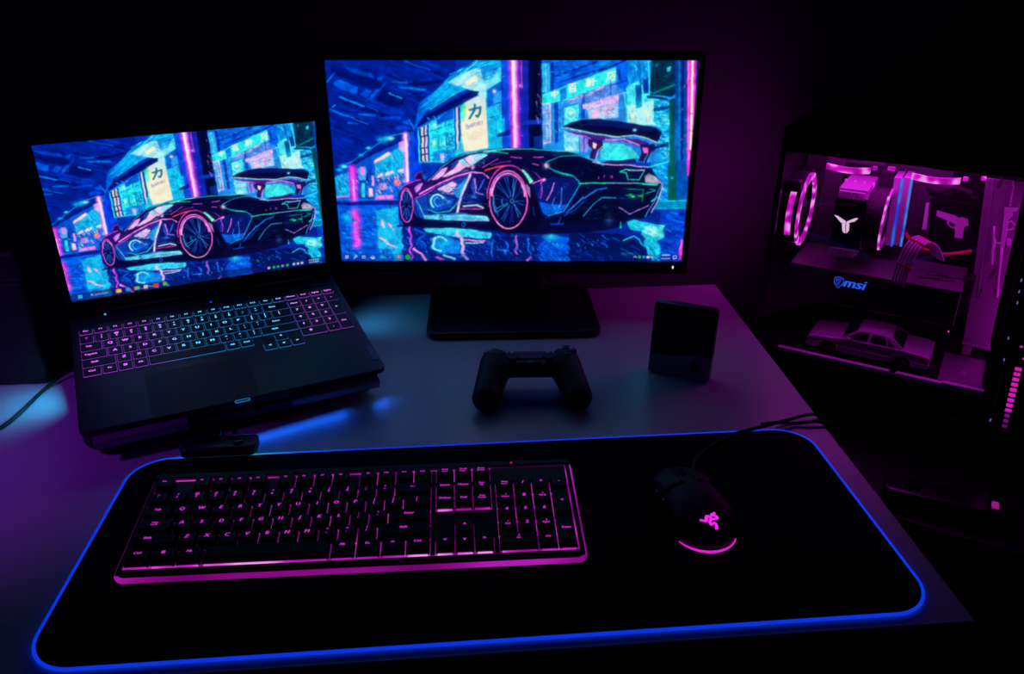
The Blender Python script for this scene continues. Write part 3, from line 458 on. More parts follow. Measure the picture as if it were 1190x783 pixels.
def taskbar(P, kind):
    if kind == 'monitor':
        P.view(370, 170, .19328)
        P.poly([(100, 638), (2300, 638), (2300, 690), (100, 690)], (6, 24, 110), .25)
        W_ = (205, 205, 225)
        for x, y in ((138, 652), (149, 650), (138, 662), (149, 661)): P.poly([(x, y), (x+8, y-1), (x+8, y+7), (x, y+7)], W_)
        P.arc((205, 655), 6, 6, 0, 360, W_, .8); P.line([(200, 660), (192, 668)], W_, .9)
        P.poly([(243, 653), (262, 651), (262, 667), (243, 668)], W_); P.poly([(247, 657), (258, 656), (258, 664), (247, 664)], (40, 60, 150))
        P.blob((310, 657), 10, 9, (60, 190, 225), 1); P.line([(298, 662), (308, 670), (320, 664)], (220, 215, 225), 1.4)
        P.disc((364, 658), 13, 12, (20, 140, 220)); P.blob((372, 658), 7, 7, (60, 190, 70), 1)
        P.poly([(410, 652), (425, 650), (425, 668), (410, 668)], (20, 120, 200)); P.disc((472, 658), 10, 11, (240, 60, 110)); P.disc((470, 658), 4, 4, (240, 200, 210)); P.disc((526, 659), 16, 15, (8, 176, 20))
        P.view(590, 170, .19328)
        P.line([(765, 656), (774, 648), (783, 656)], W_, .8); P.disc((800, 653), 9, 9, (10, 200, 10)); P.disc((826, 653), 9, 9, (30, 140, 225)); P.disc((851, 654), 10, 8, (215, 210, 225)); P.line([(868, 652), (880, 656)], (200, 180, 215), 1.4); P.line([(895, 655), (915, 653)], (40, 150, 205), 1.2)
        for i, x in enumerate((936, 948, 958, 972)): P.line([(x, 642), (x+7, 641)], W_, 1.6, .85)
        for i, x in enumerate((930, 941, 952, 963, 974)): P.line([(x, 662), (x+7, 661)], W_, 1.3, .75)
        P.line([(1003, 646), (1021, 644), (1021, 660), (1010, 661), (1006, 666), (1003, 660), (1003, 646)], W_, .8)

def taskbar_laptop(c):
    """c: the cropped sheet, 16:10; icons in pixels of a 1152 x 720 sheet"""
    def box(x, y, w, h, col, a=1.):
        t = c[int(y):int(y+h), int(x):int(x+w)]; t += a*(np.array(col, np.float32)-t)
    box(0, 684, 1152, 36, (8, 22, 92), .55)
    for dx in (0, 9):
        for dy in (0, 9): box(30+dx, 693+dy, 8, 8, (60, 190, 225))
    box(82, 696, 9, 9, (190, 190, 210), .8)
    for x in range(98, 150, 8): box(x, 698, 5, 9, (150, 160, 190), .8)
    for x, col in ((186, (245, 150, 20)), (192, (250, 190, 60)), (262, (240, 70, 60)), (270, (60, 200, 120)), (304, (225, 190, 190)), (346, (240, 40, 40)), (352, (220, 60, 40)), (388, (60, 200, 60)), (228, (40, 150, 220))):
        box(x, 693, 17, 17, col, .95)
    for x, col in ((868, (190, 190, 210)), (892, (10, 200, 20)), (912, (10, 190, 20)), (934, (190, 120, 200)), (958, (20, 200, 30)), (990, (200, 200, 215)), (1010, (200, 200, 215)), (1030, (200, 200, 215))):
        box(x, 697, 12, 12, col, .9)
    for y in (692, 704):
        for x in range(1072, 1120, 10): box(x, y, 7, 7, (200, 200, 220), .8)

def soften(a, r):
    for ax in (0, 1):
        for _ in range(3):
            c = np.cumsum(np.concatenate([np.repeat(a.take([0], ax), r+1, ax), a, np.repeat(a.take([-1], ax), r, ax)], ax), ax)
            n = a.shape[ax]
            a = (c.take(range(2*r+1, 2*r+1+n), ax)-c.take(range(0, n), ax))/(2*r+1)
    return a

def sheets():
    P = paint_wallpaper()
    b = P.c
    b = .4*soften(b, 1)+.6*b
    # a vivid panel: deepen the darks, push the colour of the mid tones
    y_ = b.mean(2, keepdims=True); b = np.clip(y_+(b-y_)*1.06, 0, 240)*np.array([1., 1.08, .97]); b = b*np.clip(.80+.28*(b.max(2, keepdims=True)/140.), .8, 1.08)
    g = .55*soften(np.maximum(b-60, 0)*np.array([.7, 1, 1]), 8)
    b = b+g*(1-np.clip(b, 0, 225)/225.)
    P.c = np.minimum(b, 246).astype(np.float32)
    lap = P.c[:, 64:1216].copy()                         # the laptop crops the sheet to 16:10
    taskbar_laptop(lap)
    taskbar(P, 'monitor')
    half = lambda a: .25*(a[0::2, 0::2]+a[1::2, 0::2]+a[0::2, 1::2]+a[1::2, 1::2])
    return half(P.c), half(lap)
# ================================================================ helpers
PI = math.pi
col = bpy.context.scene.collection
sc = bpy.context.scene
random.seed(4)

def lin(c):
    out = []
    for v in c[:3]:
        v = v/255.
        out.append(v/12.92 if v <= .04045 else ((v+.055)/1.055)**2.4)
    return tuple(out)+(1.,)

def mat(name, rgb, rough=.5, metal=0., spec=.5, bump=0., bscale=200., coat=0., mottled=0.):
    m = bpy.data.materials.new(name); m.use_nodes = True
    nt = m.node_tree; b = nt.nodes['Principled BSDF']
    b.inputs['Base Color'].default_value = rgb if len(rgb) == 4 else tuple(rgb)+(1,)
    b.inputs['Roughness'].default_value = rough; b.inputs['Metallic'].default_value = metal
    b.inputs['Specular IOR Level'].default_value = spec; b.inputs['Coat Weight'].default_value = coat
    tc = nt.nodes.new('ShaderNodeTexCoord'); n = nt.nodes.new('ShaderNodeTexNoise')
    n.inputs['Scale'].default_value = bscale; n.inputs['Detail'].default_value = 3
    nt.links.new(tc.outputs['Object'], n.inputs['Vector'])
    if bump:
        bp = nt.nodes.new('ShaderNodeBump'); bp.inputs['Strength'].default_value = bump; bp.inputs['Distance'].default_value = .001
        nt.links.new(n.outputs['Fac'], bp.inputs['Height']); nt.links.new(bp.outputs['Normal'], b.inputs['Normal'])
    r = nt.nodes.new('ShaderNodeMapRange'); r.inputs['To Min'].default_value = max(0, rough-.05); r.inputs['To Max'].default_value = min(1, rough+.05)
    nt.links.new(n.outputs['Fac'], r.inputs['Value']); nt.links.new(r.outputs['Result'], b.inputs['Roughness'])
    return m

def glow(name, rgb, strength=1., body=(.02, .02, .02), spots=None, scale=90.):
    """a light-giving plastic; spots: a second colour that the little LEDs behind it show as hot spots"""
    m = bpy.data.materials.new(name); m.use_nodes = True
    nt = m.node_tree; b = nt.nodes['Principled BSDF']
    b.inputs['Base Color'].default_value = body+(1,); b.inputs['Roughness'].default_value = .4
    b.inputs['Emission Strength'].default_value = strength; b.inputs['Emission Color'].default_value = lin(rgb)
    if spots:
        tc = nt.nodes.new('ShaderNodeTexCoord'); n = nt.nodes.new('ShaderNodeTexNoise'); n.inputs['Scale'].default_value = scale; n.inputs['Detail'].default_value = 0
        cr = nt.nodes.new('ShaderNodeValToRGB'); e = cr.color_ramp.elements
        e[0].position = .32; e[0].color = tuple(.45*v for v in lin(rgb)[:3])+(1,); e[1].position = .68; e[1].color = lin(spots)
        k = e.new(.5); k.color = lin(rgb)
        nt.links.new(tc.outputs['Object'], n.inputs['Vector']); nt.links.new(n.outputs['Fac'], cr.inputs['Fac']); nt.links.new(cr.outputs['Color'], b.inputs['Emission Color'])
    return m

def gradient_glow(name, ref, axis, x0, x1, stops, strength=1.):
    """emission whose colour runs along one axis of the thing it belongs to"""
    m = bpy.data.materials.new(name); m.use_nodes = True
    nt = m.node_tree; b = nt.nodes['Principled BSDF']
    b.inputs['Base Color'].default_value = (.02, .02, .02, 1); b.inputs['Emission Strength'].default_value = strength
    tc = nt.nodes.new('ShaderNodeTexCoord'); tc.object = ref
    sp = nt.nodes.new('ShaderNodeSeparateXYZ'); mr = nt.nodes.new('ShaderNodeMapRange'); cr = nt.nodes.new('ShaderNodeValToRGB')
    mr.inputs['From Min'].default_value = x0; mr.inputs['From Max'].default_value = x1
    nt.links.new(tc.outputs['Object'], sp.inputs[0]); nt.links.new(sp.outputs[axis], mr.inputs['Value']); nt.links.new(mr.outputs['Result'], cr.inputs['Fac'])
    e = cr.color_ramp.elements
    e[0].position = stops[0][0]; e[0].color = lin(stops[0][1]); e[1].position = stops[-1][0]; e[1].color = lin(stops[-1][1])
    for p, c in stops[1:-1]:
        k = e.new(p); k.color = lin(c)
    nt.links.new(cr.outputs['Color'], b.inputs['Emission Color'])
    return m

def picture(name):
    """a lit screen: the picture is stored per corner of the panel's fine grid"""
    m = bpy.data.materials.new(name); m.use_nodes = True
    nt = m.node_tree; b = nt.nodes['Principled BSDF']
    b.inputs['Base Color'].default_value = (.004, .004, .005, 1); b.inputs['Roughness'].default_value = .35; b.inputs['Specular IOR Level'].default_value = .25
    a = nt.nodes.new('ShaderNodeAttribute'); a.attribute_name = 'picture'
    nt.links.new(a.outputs['Color'], b.inputs['Emission Color']); b.inputs['Emission Strength'].default_value = 1.
    return m

def obj(name, bm, m, parent=None, smooth=False, loc=None, rot=None):
    me = bpy.data.meshes.new(name)
    if isinstance(bm, bpy.types.Mesh): me = bm
    else:
        bm.to_mesh(me); bm.free()
    o = bpy.data.objects.new(name, me); col.objects.link(o)
    if m is not None and not me.materials: me.materials.append(m)
    if smooth:
        for p in me.polygons: p.use_smooth = True
    if parent: o.parent = parent
    if loc: o.location = loc
    if rot: o.rotation_euler = rot
    return o

def tag(o, label, cat, group=None):
    o['label'] = label; o['category'] = cat
    if group: o['group'] = group
    return o
def thing(name, label, cat, loc=(0, 0, 0), rot=(0, 0, 0), group=None):
    o = bpy.data.objects.new(name, None); col.objects.link(o); o.empty_display_size = .03
    o.location = loc; o.rotation_euler = rot
    return tag(o, label, cat, group)
def struct(name, bm, m):
    o = obj(name, bm, m); o['kind'] = 'structure'; return o
def NB(): return bmesh.new()

def box(bm, c, s, bev=0., seg=2, rot=None):
    r = bmesh.ops.create_cube(bm, size=1.)
    vs = r['verts']
    for v in vs: v.co = Vector((v.co.x*s[0], v.co.y*s[1], v.co.z*s[2]))
    if bev:
        es = list({e for v in vs for e in v.link_edges})
        g = bmesh.ops.bevel(bm, geom=es, offset=bev, segments=seg, affect='EDGES', profile=.5)
        vs = list({v for f in g['faces'] for v in f.verts} | {v for v in vs if v.is_valid})
    M = Matrix.Translation(c) @ (rot.to_matrix().to_4x4() if rot else Matrix())
    for v in vs: v.co = M @ v.co
    return vs

def prism(bm, pts, z0, z1, axis='z', bev=0., seg=2):
    """extrude a closed outline; axis names the extrusion direction; pts are the other two coordinates in order"""
    def P(a, b, c):
        return {'z': (a, b, c), 'y': (a, c, b), 'x': (c, a, b)}[axis]
    lo = [bm.verts.new(P(a, b, z0)) for a, b in pts]; hi = [bm.verts.new(P(a, b, z1)) for a, b in pts]
    n = len(pts); fs = []
    fs.append(bm.faces.new(lo[::-1])); fs.append(bm.faces.new(hi))
    for i in range(n): fs.append(bm.faces.new((lo[i], lo[(i+1) % n], hi[(i+1) % n], hi[i])))
    bmesh.ops.recalc_face_normals(bm, faces=fs)
    if bev:
        es = list({e for f in fs[:2] for e in f.edges})
        bmesh.ops.bevel(bm, geom=es, offset=bev, segments=seg, affect='EDGES', profile=.5)

def rrect(w, h, r, n=6, cx=0, cy=0):
    out = []
    for sx, sy, a in ((1, 1, 0), (-1, 1, 90), (-1, -1, 180), (1, -1, 270)):
        for i in range(n+1):
            t = math.radians(a+90*i/n)
            out.append((cx+sx*(w/2-r)+r*math.cos(t), cy+sy*(h/2-r)+r*math.sin(t)))
    return out

def tube(bm, pts, r, n=8, closed=False, flat=1.):
    P = [Vector(p) for p in pts]; rings = []; m = len(P)
    up = Vector((0, 0, 1))
    for i in range(m):
        a = P[i-1] if (i > 0 or closed) else P[i]; b = P[(i+1) % m] if (i < m-1 or closed) else P[i]
        t = (b-a).normalized()
        s = t.cross(up)
        if s.length < 1e-4: s = t.cross(Vector((0, 1, 0)))
        s.normalize(); u = s.cross(t)
        rr = r[i] if isinstance(r, (list, tuple)) else r
        rings.append([bm.verts.new(P[i]+s*rr*math.cos(2*PI*k/n)+u*rr*flat*math.sin(2*PI*k/n)) for k in range(n)])
    for i in range(m if closed else m-1):
        A, B = rings[i], rings[(i+1) % m]
        for k in range(n): bm.faces.new((A[k], A[(k+1) % n], B[(k+1) % n], B[k]))
    if not closed:
        bm.faces.new(rings[0][::-1]); bm.faces.new(rings[-1])

def smooth_path(pts, n=8):
    P = [Vector(p) for p in pts]; out = []
    for i in range(len(P)-1):
        a, b, c, d = P[max(0, i-1)], P[i], P[i+1], P[min(len(P)-1, i+2)]
        for k in range(n):
            t = k/n
            out.append(.5*((2*b)+(c-a)*t+(2*a-5*b+4*c-d)*t*t+(3*b-a-3*c+d)*t**3))
    out.append(P[-1]); return out

def lathe(bm, prof, n=24, M=None, cap=True):
    """prof: (radius, height) around z"""
    M = M or Matrix(); R = []
    for r, z in prof: R.append([bm.verts.new(M @ Vector((r*math.cos(2*PI*k/n), r*math.sin(2*PI*k/n), z))) for k in range(n)])
    fs = []
    for A, B in zip(R, R[1:]):
        for k in range(n): fs.append(bm.faces.new((A[k], A[(k+1) % n], B[(k+1) % n], B[k])))
    if cap: fs.append(bm.faces.new(R[0][::-1])); fs.append(bm.faces.new(R[-1]))
    bmesh.ops.recalc_face_normals(bm, faces=fs)

def ring(bm, c, r0, r1, t, axis='x', n=48, a0=0, a1=360):
    """flat annulus of thickness t around an axis"""
    full = a1-a0 >= 360; m = n if full else n+1; Q = []
    for k in range(m):
        a = math.radians(a0+(a1-a0)*k/n); q = []
        for rr, h in ((r0, -t/2), (r1, -t/2), (r1, t/2), (r0, t/2)):
            u, v = rr*math.cos(a), rr*math.sin(a)
            p = {'x': (h, u, v), 'y': (u, h, v), 'z': (u, v, h)}[axis]
            q.append(bm.verts.new(Vector(c)+Vector(p)))
        Q.append(q)
    fs = []
    for k in range(n if full else n):
        A, B = Q[k], Q[(k+1) % m]
        for i in range(4): fs.append(bm.faces.new((A[i], A[(i+1) % 4], B[(i+1) % 4], B[i])))
    if not full: fs.append(bm.faces.new(Q[0])); fs.append(bm.faces.new(Q[-1]))
    bmesh.ops.recalc_face_normals(bm, faces=fs)

# ---------------------------------------------------------------- lettering (the built-in font, turned into meshes)
WORDS = set()
NUMROW = ['~\n`', '!\n1', '@\n2', '#\n3', '$\n4', '%\n5', '^\n6', '&\n7', '*\n8', '(\n9', ')\n0', '_\n-', '+\n=']
BOARD = [  # full-size keyboard: (legend, x in key units, row, width, height)
]
def add_row(r, x, items):
    for it in items:
        s, w = it if isinstance(it, tuple) else (it, 1)
        if s is not None: BOARD.append((s, x, r, w, 1))
        x += w
add_row(5, 0, ['Esc', (None, 1), 'F1', 'F2', 'F3', 'F4', (None, .5), 'F5', 'F6', 'F7', 'F8', (None, .5), 'F9', 'F10', 'F11', 'F12', (None, .25), 'Print\nScrn', 'Scroll\nLock', 'Pause\nBreak'])
add_row(4, 0, NUMROW+[('<--', 2), (None, .25), 'Insert', 'Home', 'Page\nUp', (None, .25), 'Num\nLock', '/', '*', '-'])
add_row(3, 0, [('Tab', 1.5)]+list('QWERTYUIOP')+['{\n[', '}\n]', ('|\n\\', 1.5), (None, .25), 'Delete', 'End', 'Page\nDown', (None, .25), '7\nHome', '8', '9\nPgUp'])
BOARD.append(('+', 21.5-3.0+0, 2, 1, 2)); BOARD[-1] = ('+', 21.5, 2, 1, 2)
add_row(2, 0, [('Caps\nLock', 1.75)]+list('ASDFGHJKL')+[':\n;', '"\n\'', ('Enter', 2.25), (None, 3.5), '4', '5', '6'])
add_row(1, 0, [('Shift', 2.25)]+list('ZXCVBNM')+['<\n,', '>\n.', '?\n/', ('Shift', 2.75), (None, 1.25), '^', (None, 1.25), '1\nEnd', '2', '3\nPgDn'])
BOARD.append(('Enter', 21.5, 0, 1, 2))
add_row(0, 0, [('Ctrl', 1.25), ('WIN', 1.25), ('Alt', 1.25), (' ', 6.25), ('Alt', 1.25), ('Fn', 1.25), ('=', 1.25), ('Ctrl', 1.25), (None, .25), '<', 'v', '>', (None, .25), ('0\nIns', 2), '.\nDel'])
LBOARD = []
def add_lrow(r, x, items):
    for it in items:
        s, w = it if isinstance(it, tuple) else (it, 1)
        if s is not None: LBOARD.append((s, x, r, w, 1))
        x += w
add_lrow(5, 0, ['Esc']+['F%d' % i for i in range(1, 13)]+['Ins', 'Del', 'Home', 'End', 'PgUp', 'PgDn'])
add_lrow(4, 0, NUMROW+[('Back', 2), 'Num', '/', '*', '-'])
add_lrow(3, 0, [('Tab', 1.5)]+list('QWERTYUIOP')+['{\n[', '}\n]', ('|\n\\', 1.5), '7', '8', '9']); LBOARD.append(('+', 18, 2, 1, 2))
add_lrow(2, 0, [('CapsLk', 1.75)]+list('ASDFGHJKL')+[':\n;', '"\n\'', ('Enter', 2.25), '4', '5', '6'])
add_lrow(1, 0, [('Shift', 2.25)]+list('ZXCVBNM')+['<\n,', '>\n.', '?\n/', ('Shift', 2.75), '1', '2', '3']); LBOARD.append(('Ent', 18, 0, 1, 2))
add_lrow(0, 0, [('Ctrl', 1.25), 'Fn', 'WIN', 'Alt', (' ', 5.25), 'Alt', 'Ctrl'])
LBOARD += [('^', 13, 0, 1, 1), ('<', 12, -1, 1, 1), ('v', 13, -1, 1, 1), ('>', 14, -1, 1, 1), ('0', 15, 0, 2, 1), ('.', 17, 0, 1, 1)]
for s in [b[0] for b in BOARD+LBOARD]+['msi', 'DELL', 'RX', 'LEGION']: WORDS.add(s)
WORDS -= {' ', 'WIN'}
_w = {}
_tmp = []
for s in sorted(WORDS):
    cu = bpy.data.curves.new('t', 'FONT'); cu.body = s; cu.align_x = 'CENTER'; cu.align_y = 'CENTER'; cu.resolution_u = 2; cu.space_line = .95
    o = bpy.data.objects.new('t', cu); col.objects.link(o); _tmp.append((s, o))
dg = bpy.context.evaluated_depsgraph_get(); dg.update()
for s, o in _tmp:
    me = bpy.data.meshes.new_from_object(o.evaluated_get(dg))
    _w[s] = ([tuple(v.co) for v in me.vertices], [tuple(p.vertices) for p in me.polygons]); bpy.data.meshes.remove(me)
for s, o in _tmp:
    cu = o.data; bpy.data.objects.remove(o); bpy.data.curves.remove(cu)
def word(bm, s, size, M=None, shear=0., sx=1., bold=0.):
    M = M or Matrix()
    if s == 'WIN':
        for dx in (-.24, .24):
            for dy in (-.24, .24):
                q = [bm.verts.new(M @ Vector(((dx+a)*size, (dy+b)*size, 0))) for a, b in ((-.2, -.2), (.2, -.2), (.2, .2), (-.2, .2))]
                bm.faces.new(q)
        return
    V, F = _w[s]
    for ox in ((0,) if not bold else (-bold, bold)):
        vs = [bm.verts.new(M @ Vector(((x+ox+shear*y)*size*sx, y*size, 0.))) for x, y, z in V]
        for f in F: bm.faces.new([vs[i] for i in f])

# ================================================================ camera
CAM = Vector((-.0352, -.6844, .5438)); CROT = Euler((1.1268, .0001, -.0872))
cd = bpy.data.cameras.new('camera'); cam = bpy.data.objects.new('camera', cd); col.objects.link(cam)
cam.location = CAM; cam.rotation_euler = CROT
cd.sensor_width = 36.; cd.sensor_fit = 'HORIZONTAL'; cd.lens = 36.*960.6/1190.; cd.clip_start = .01
sc.camera = cam
sc.view_settings.view_transform = 'Standard'; sc.view_settings.look = 'None'; sc.view_settings.gamma = 1.; sc.view_settings.exposure = 0.; sc.view_settings.use_curve_mapping = False

# ================================================================ materials
BLACK = mat('black_plastic', (.010, .010, .012), .45, bump=.15, bscale=900)
GLOSSY = mat('glossy_black_plastic', (.006, .006, .008), .16)
SOFT = mat('matte_black', (.006, .006, .007), .75, bump=.3, bscale=700, spec=.3)
DECK = mat('anodised_dark_shell', (.014, .014, .018), .42, metal=.0, bump=.1, bscale=1500)
DESK = mat('white_laminate', (.62, .62, .64), .32, spec=.5, bump=.04, bscale=60)
EDGE = mat('white_edge_band', (.5, .5, .52), .45)
WALL = mat('dark_painted_wall', (.12, .11, .13), .85, bump=.25, bscale=140, spec=.2)
FLOOR = mat('dark_carpet', (.03, .028, .03), .95, bump=.5, bscale=400, spec=.1)
CLOTH = mat('mouse_pad_cloth', (.0045, .0045, .006), .9, bump=.4, bscale=2500, spec=.12)
RUBBER = mat('black_rubber', (.008, .008, .008), .65)
STEEL = mat('brushed_steel', (.55, .53, .56), .35, metal=.9, bump=.1, bscale=500)
GREY = mat('grey_painted_steel', (.30, .28, .31), .5, metal=.2, bump=.05)
# ================================================================ room
bm = NB(); box(bm, (0, .2, -.75), (4.4, 4.0, .02)); struct('floor', bm, FLOOR)
bm = NB(); box(bm, (0, .85, .5), (4.4, .1, 2.5)); struct('wall_back', bm, WALL)
bm = NB(); box(bm, (-2.15, -.5, .5), (.1, 2.6, 2.5)); struct('wall_left', bm, WALL)
bm = NB(); box(bm, (2.15, -.5, .5), (.1, 2.6, 2.5)); struct('wall_right', bm, WALL)
bm = NB(); box(bm, (0, -.5, 1.77), (4.4, 2.6, .04)); struct('ceiling', bm, WALL)
bm = NB(); box(bm, (0, .793, -.70), (4.2, .014, .08), .003); struct('baseboard_back', bm, BLACK)

# ================================================================ desk
dk = thing('desk', 'white laminate desk carrying the screens, keyboard and mouse pad', 'desk', (-.39, .236, -.74))
bm = NB(); x0, x1 = -1.25, .434; prism(bm, [(x0+.39, -.168-.236), (.424+.39, -.168-.236), (.441+.39, .64-.236), (x0+.39, .64-.236)], .712, .74, 'z', .0015); obj('desktop', bm, DESK, dk)
LEGM = mat('black_steel_leg', (.012, .011, .012), .4, metal=.6)
for lx, ly in ((.78, -.36), (.78, .36), (-.80, -.36), (-.80, .36)):
    bm = NB(); box(bm, (lx, ly, .357), (.05, .05, .71), .003); obj('leg', bm, LEGM, dk)
bm = NB(); box(bm, (0, .37, .66), (1.5, .02, .09), .002); obj('crossbar', bm, LEGM, dk)

# ================================================================ the two lit pictures
PIC_MON, PIC_LAP = sheets()
def screen_mesh(name, img, w, h):
    """a fine grid in the x-z plane facing -y, one face per picture cell"""
    H, W = img.shape[:2]
    xs = np.linspace(-w/2, w/2, W+1); zs = np.linspace(h/2, -h/2, H+1)
    X, Z = np.meshgrid(xs, zs); n = (W+1)*(H+1)
    co = np.zeros((n, 3), np.float32); co[:, 0] = X.ravel(); co[:, 2] = Z.ravel()
    i = np.arange(H*W); r, c = i//W, i % W; a = r*(W+1)+c
    idx = np.stack([a+W+1, a+W+2, a+1, a], 1).astype(np.int32)
    me = bpy.data.meshes.new(name)
    me.vertices.add(n); me.vertices.foreach_set('co', co.ravel())
    me.loops.add(4*H*W); me.loops.foreach_set('vertex_index', idx.ravel())
    me.polygons.add(H*W); me.polygons.foreach_set('loop_start', np.arange(0, 4*H*W, 4, dtype=np.int32))
    me.update(calc_edges=True)
    v = np.clip(img.reshape(-1, 3)/255., 0, 1); v = np.where(v <= .04045, v/12.92, ((v+.055)/1.055)**2.4)
    at = me.attributes.new('picture', 'FLOAT_COLOR', 'POINT')
    # values on points, from the mean of the cells around each
    g = np.zeros((H+1, W+1, 3)); k = np.zeros((H+1, W+1, 1)); vv = v.reshape(H, W, 3)
    for dy in (0, 1):
        for dx in (0, 1): g[dy:dy+H, dx:dx+W] += vv; k[dy:dy+H, dx:dx+W] += 1
    g = (g/k).reshape(-1, 3)
    at.data.foreach_set('color', np.c_[g, np.ones(len(g))].astype(np.float32).ravel())
    return me

# ================================================================ monitor
mon = thing('monitor', 'wide monitor on a black stand showing a sports car on a neon street', 'monitor', (.0706, .5352, 0), (0, 0, -.0941))
ZC = .2448; TI = Euler((-.0284, 0, 0))
tilted = lambda p: Vector((0, 0, ZC))+TI.to_matrix() @ Vector(p)
def mon_part(name, bm, m, parent=mon, **k):
    o = obj(name, bm, m, parent, **k)
    if parent is mon: o.location = (0, 0, ZC); o.rotation_euler = TI
    return o
scr = mon_part('screen', screen_mesh('screen', PIC_MON, .531, .299), picture('monitor_picture'))
bm = NB()   # housing: a shallow tray around the panel, thicker behind
box(bm, (0, .021, -.003), (.549, .036, .327), .004)
box(bm, (0, .052, -.01), (.40, .03, .22), .012)
mon_part('housing', bm, BLACK)
bz = NB()
for c, s in (((0, -.001, .1552), (.549, .008, .0105)), ((-.2702, -.001, -.004), (.0088, .008, .329)), ((.2702, -.001, -.004), (.0088, .008, .329)), ((0, -.001, -.1595), (.549, .008, .0195))): box(bz, c, s, .0012)
bez = mon_part('bezel', bz, BLACK)
bm = NB(); word(bm, 'DELL', .0085, Matrix.Translation((0, -.0053, -.1600)) @ Matrix.Rotation(PI/2, 4, 'X'), sx=1.25); obj('brand_mark', bm, mat('dull_grey_print', (.35, .35, .40), .5), bez)
bm = NB(); box(bm, (.252, -.0055, -.1575), (.0022, .002, .0042), .0004); obj('power_light', bm, glow('white_light', (235, 235, 255), 1.0), bez)
# stand
bm = NB(); prism(bm, rrect(.268, .198, .02), .0, .012, 'z', .003); obj('base', bm, BLACK, mon, loc=(.0, .01, 0), rot=(0, 0, .05))
bm = NB()
for z0, z1, w0, w1, y0, y1 in ((.011, .12, .054, .036, .06, .074), (.12, .30, .036, .036, .074, .08)):
    a = [bm.verts.new((sx*w0, y0+dy, z0)) for sx, dy in ((-1, -.014), (1, -.014), (1, .02), (-1, .02))]; b = [bm.verts.new((sx*w1, y1+dy, z1)) for sx, dy in ((-1, -.014), (1, -.014), (1, .02), (-1, .02))]
    bm.faces.new(a[::-1]); bm.faces.new(b)
    for i in range(4): bm.faces.new((a[i], a[(i+1) % 4], b[(i+1) % 4], b[i]))
bmesh.ops.recalc_face_normals(bm, faces=bm.faces); obj('neck', bm, BLACK, mon)
bm = NB(); prism(bm, rrect(.11, .05, .02, cx=0, cy=.066), .0115, .0135, 'z', .0006); obj('neck_collar', bm, BLACK, mon)
bm = NB(); tube(bm, smooth_path([(.062, .075, .17), (.062, .095, .09), (.058, .10, .045), (.066, .12, .022), (.08, .16, .010)], 6), [.009]*8+[.006]*17, 8); o = obj('cable', bm, RUBBER, mon, True)

# ================================================================ laptop on its cooling stand
LR = (.1509, 0, .3696); LO = (-.3759, .4516, .0867)
lap = thing('laptop', 'open black gaming laptop with a purple and cyan lit keyboard', 'laptop', LO, LR)
bm = NB(); prism(bm, rrect(.360, .290, .010, cx=0, cy=-.117), -.0062, 0., 'z', .0012); obj('palm_rest', bm, DECK, lap)
LAPG = gradient_glow('key_light', lap, 0, -.171, .171, [(0, (205, 84, 222)), (.24, (190, 96, 232)), (.36, (96, 170, 226)), (.45, (70, 196, 226)), (.70, (60, 190, 228)), (.79, (150, 140, 225)), (.86, (206, 90, 218)), (1, (200, 90, 215))], 1.9)
LAPE = gradient_glow('key_edge_light', lap, 0, -.171, .171, [(0, (150, 50, 185)), (.24, (125, 62, 195)), (.36, (50, 110, 185)), (.45, (24, 122, 180)), (.70, (16, 112, 185)), (.79, (80, 80, 185)), (.86, (140, 54, 178)), (1, (130, 54, 170))], .75)
# chassis under the deck, set back at the front, with two grille bays
bm = NB(); out = [(-.172, .02), (.172, .02), (.176, -.05), (.176, -.235), (.166, -.250), (-.166, -.250), (-.176, -.235), (-.176, -.05)]
prism(bm, out, -.022, -.006, 'z', .002); chassis = obj('chassis', bm, BLACK, lap)
for s in (-1, 1):
    bm = NB(); a, b = (-.168, -.066) if s < 0 else (.056, .168)
    prism(bm, [(-.2560, -.0066), (-.2705, -.0105), (-.2718, -.0122), (-.2690, -.0218), (-.2470, -.0218), (-.2470, -.0066)], a, b, 'x', .0005)
    g = obj('speaker_grille', bm, mat('grille_mesh', (.22, .22, .25), .4, metal=.2, bump=1.0, bscale=900), chassis)
    bm = NB(); tube(bm, [(a, -.2715, -.0108), (b, -.2715, -.0108)], .0006, 6); obj('grille_lip', bm, STEEL, g)
bm = NB(); prism(bm, [(-.170, -.0305), (-.12, -.0308), (-.08, -.0308)] and rrect(.0175, .0045, .0022, cx=-.002, cy=-.2655), -.0015, .0006, 'z'); nt = obj('finger_notch', bm, BLACK, lap)
bm = NB(); R_ = [(x, y, .0007) for x, y in rrect(.0175, .0045, .0022, cx=-.002, cy=-.2655)]; tube(bm, R_, .0005, 6, closed=True); obj('notch_rim', bm, glow('cyan_rim_sheen', (24, 120, 190), .9), nt)  # weak emission stands in for a cyan reflection on the rim
bm = NB(); prism(bm, rrect(.1225, .092, .004, cx=-.0415, cy=-.2165), 0.0001, .0005, 'z'); obj('touchpad', bm, mat('touchpad_glass', (.011, .011, .014), .55), lap)
bm = NB(); box(bm, (-.0005, -.0265, .0004), (.37*.9, .004, .0008)); obj('vent_strip', bm, SOFT, lap)
bm = NB(); prism(bm, rrect(.0032, .003, .0012, cx=-.136, cy=-.0075), 0, .0008, 'z'); obj('status_light', bm, glow('cyan_pin', (70, 170, 220), 1.), lap)
bm = NB(); prism(bm, rrect(.003, .003, .0012, cx=.0005, cy=-.0215), 0, .0008, 'z'); obj('power_light', bm, glow('blue_pin', (30, 60, 235), 1.), lap)
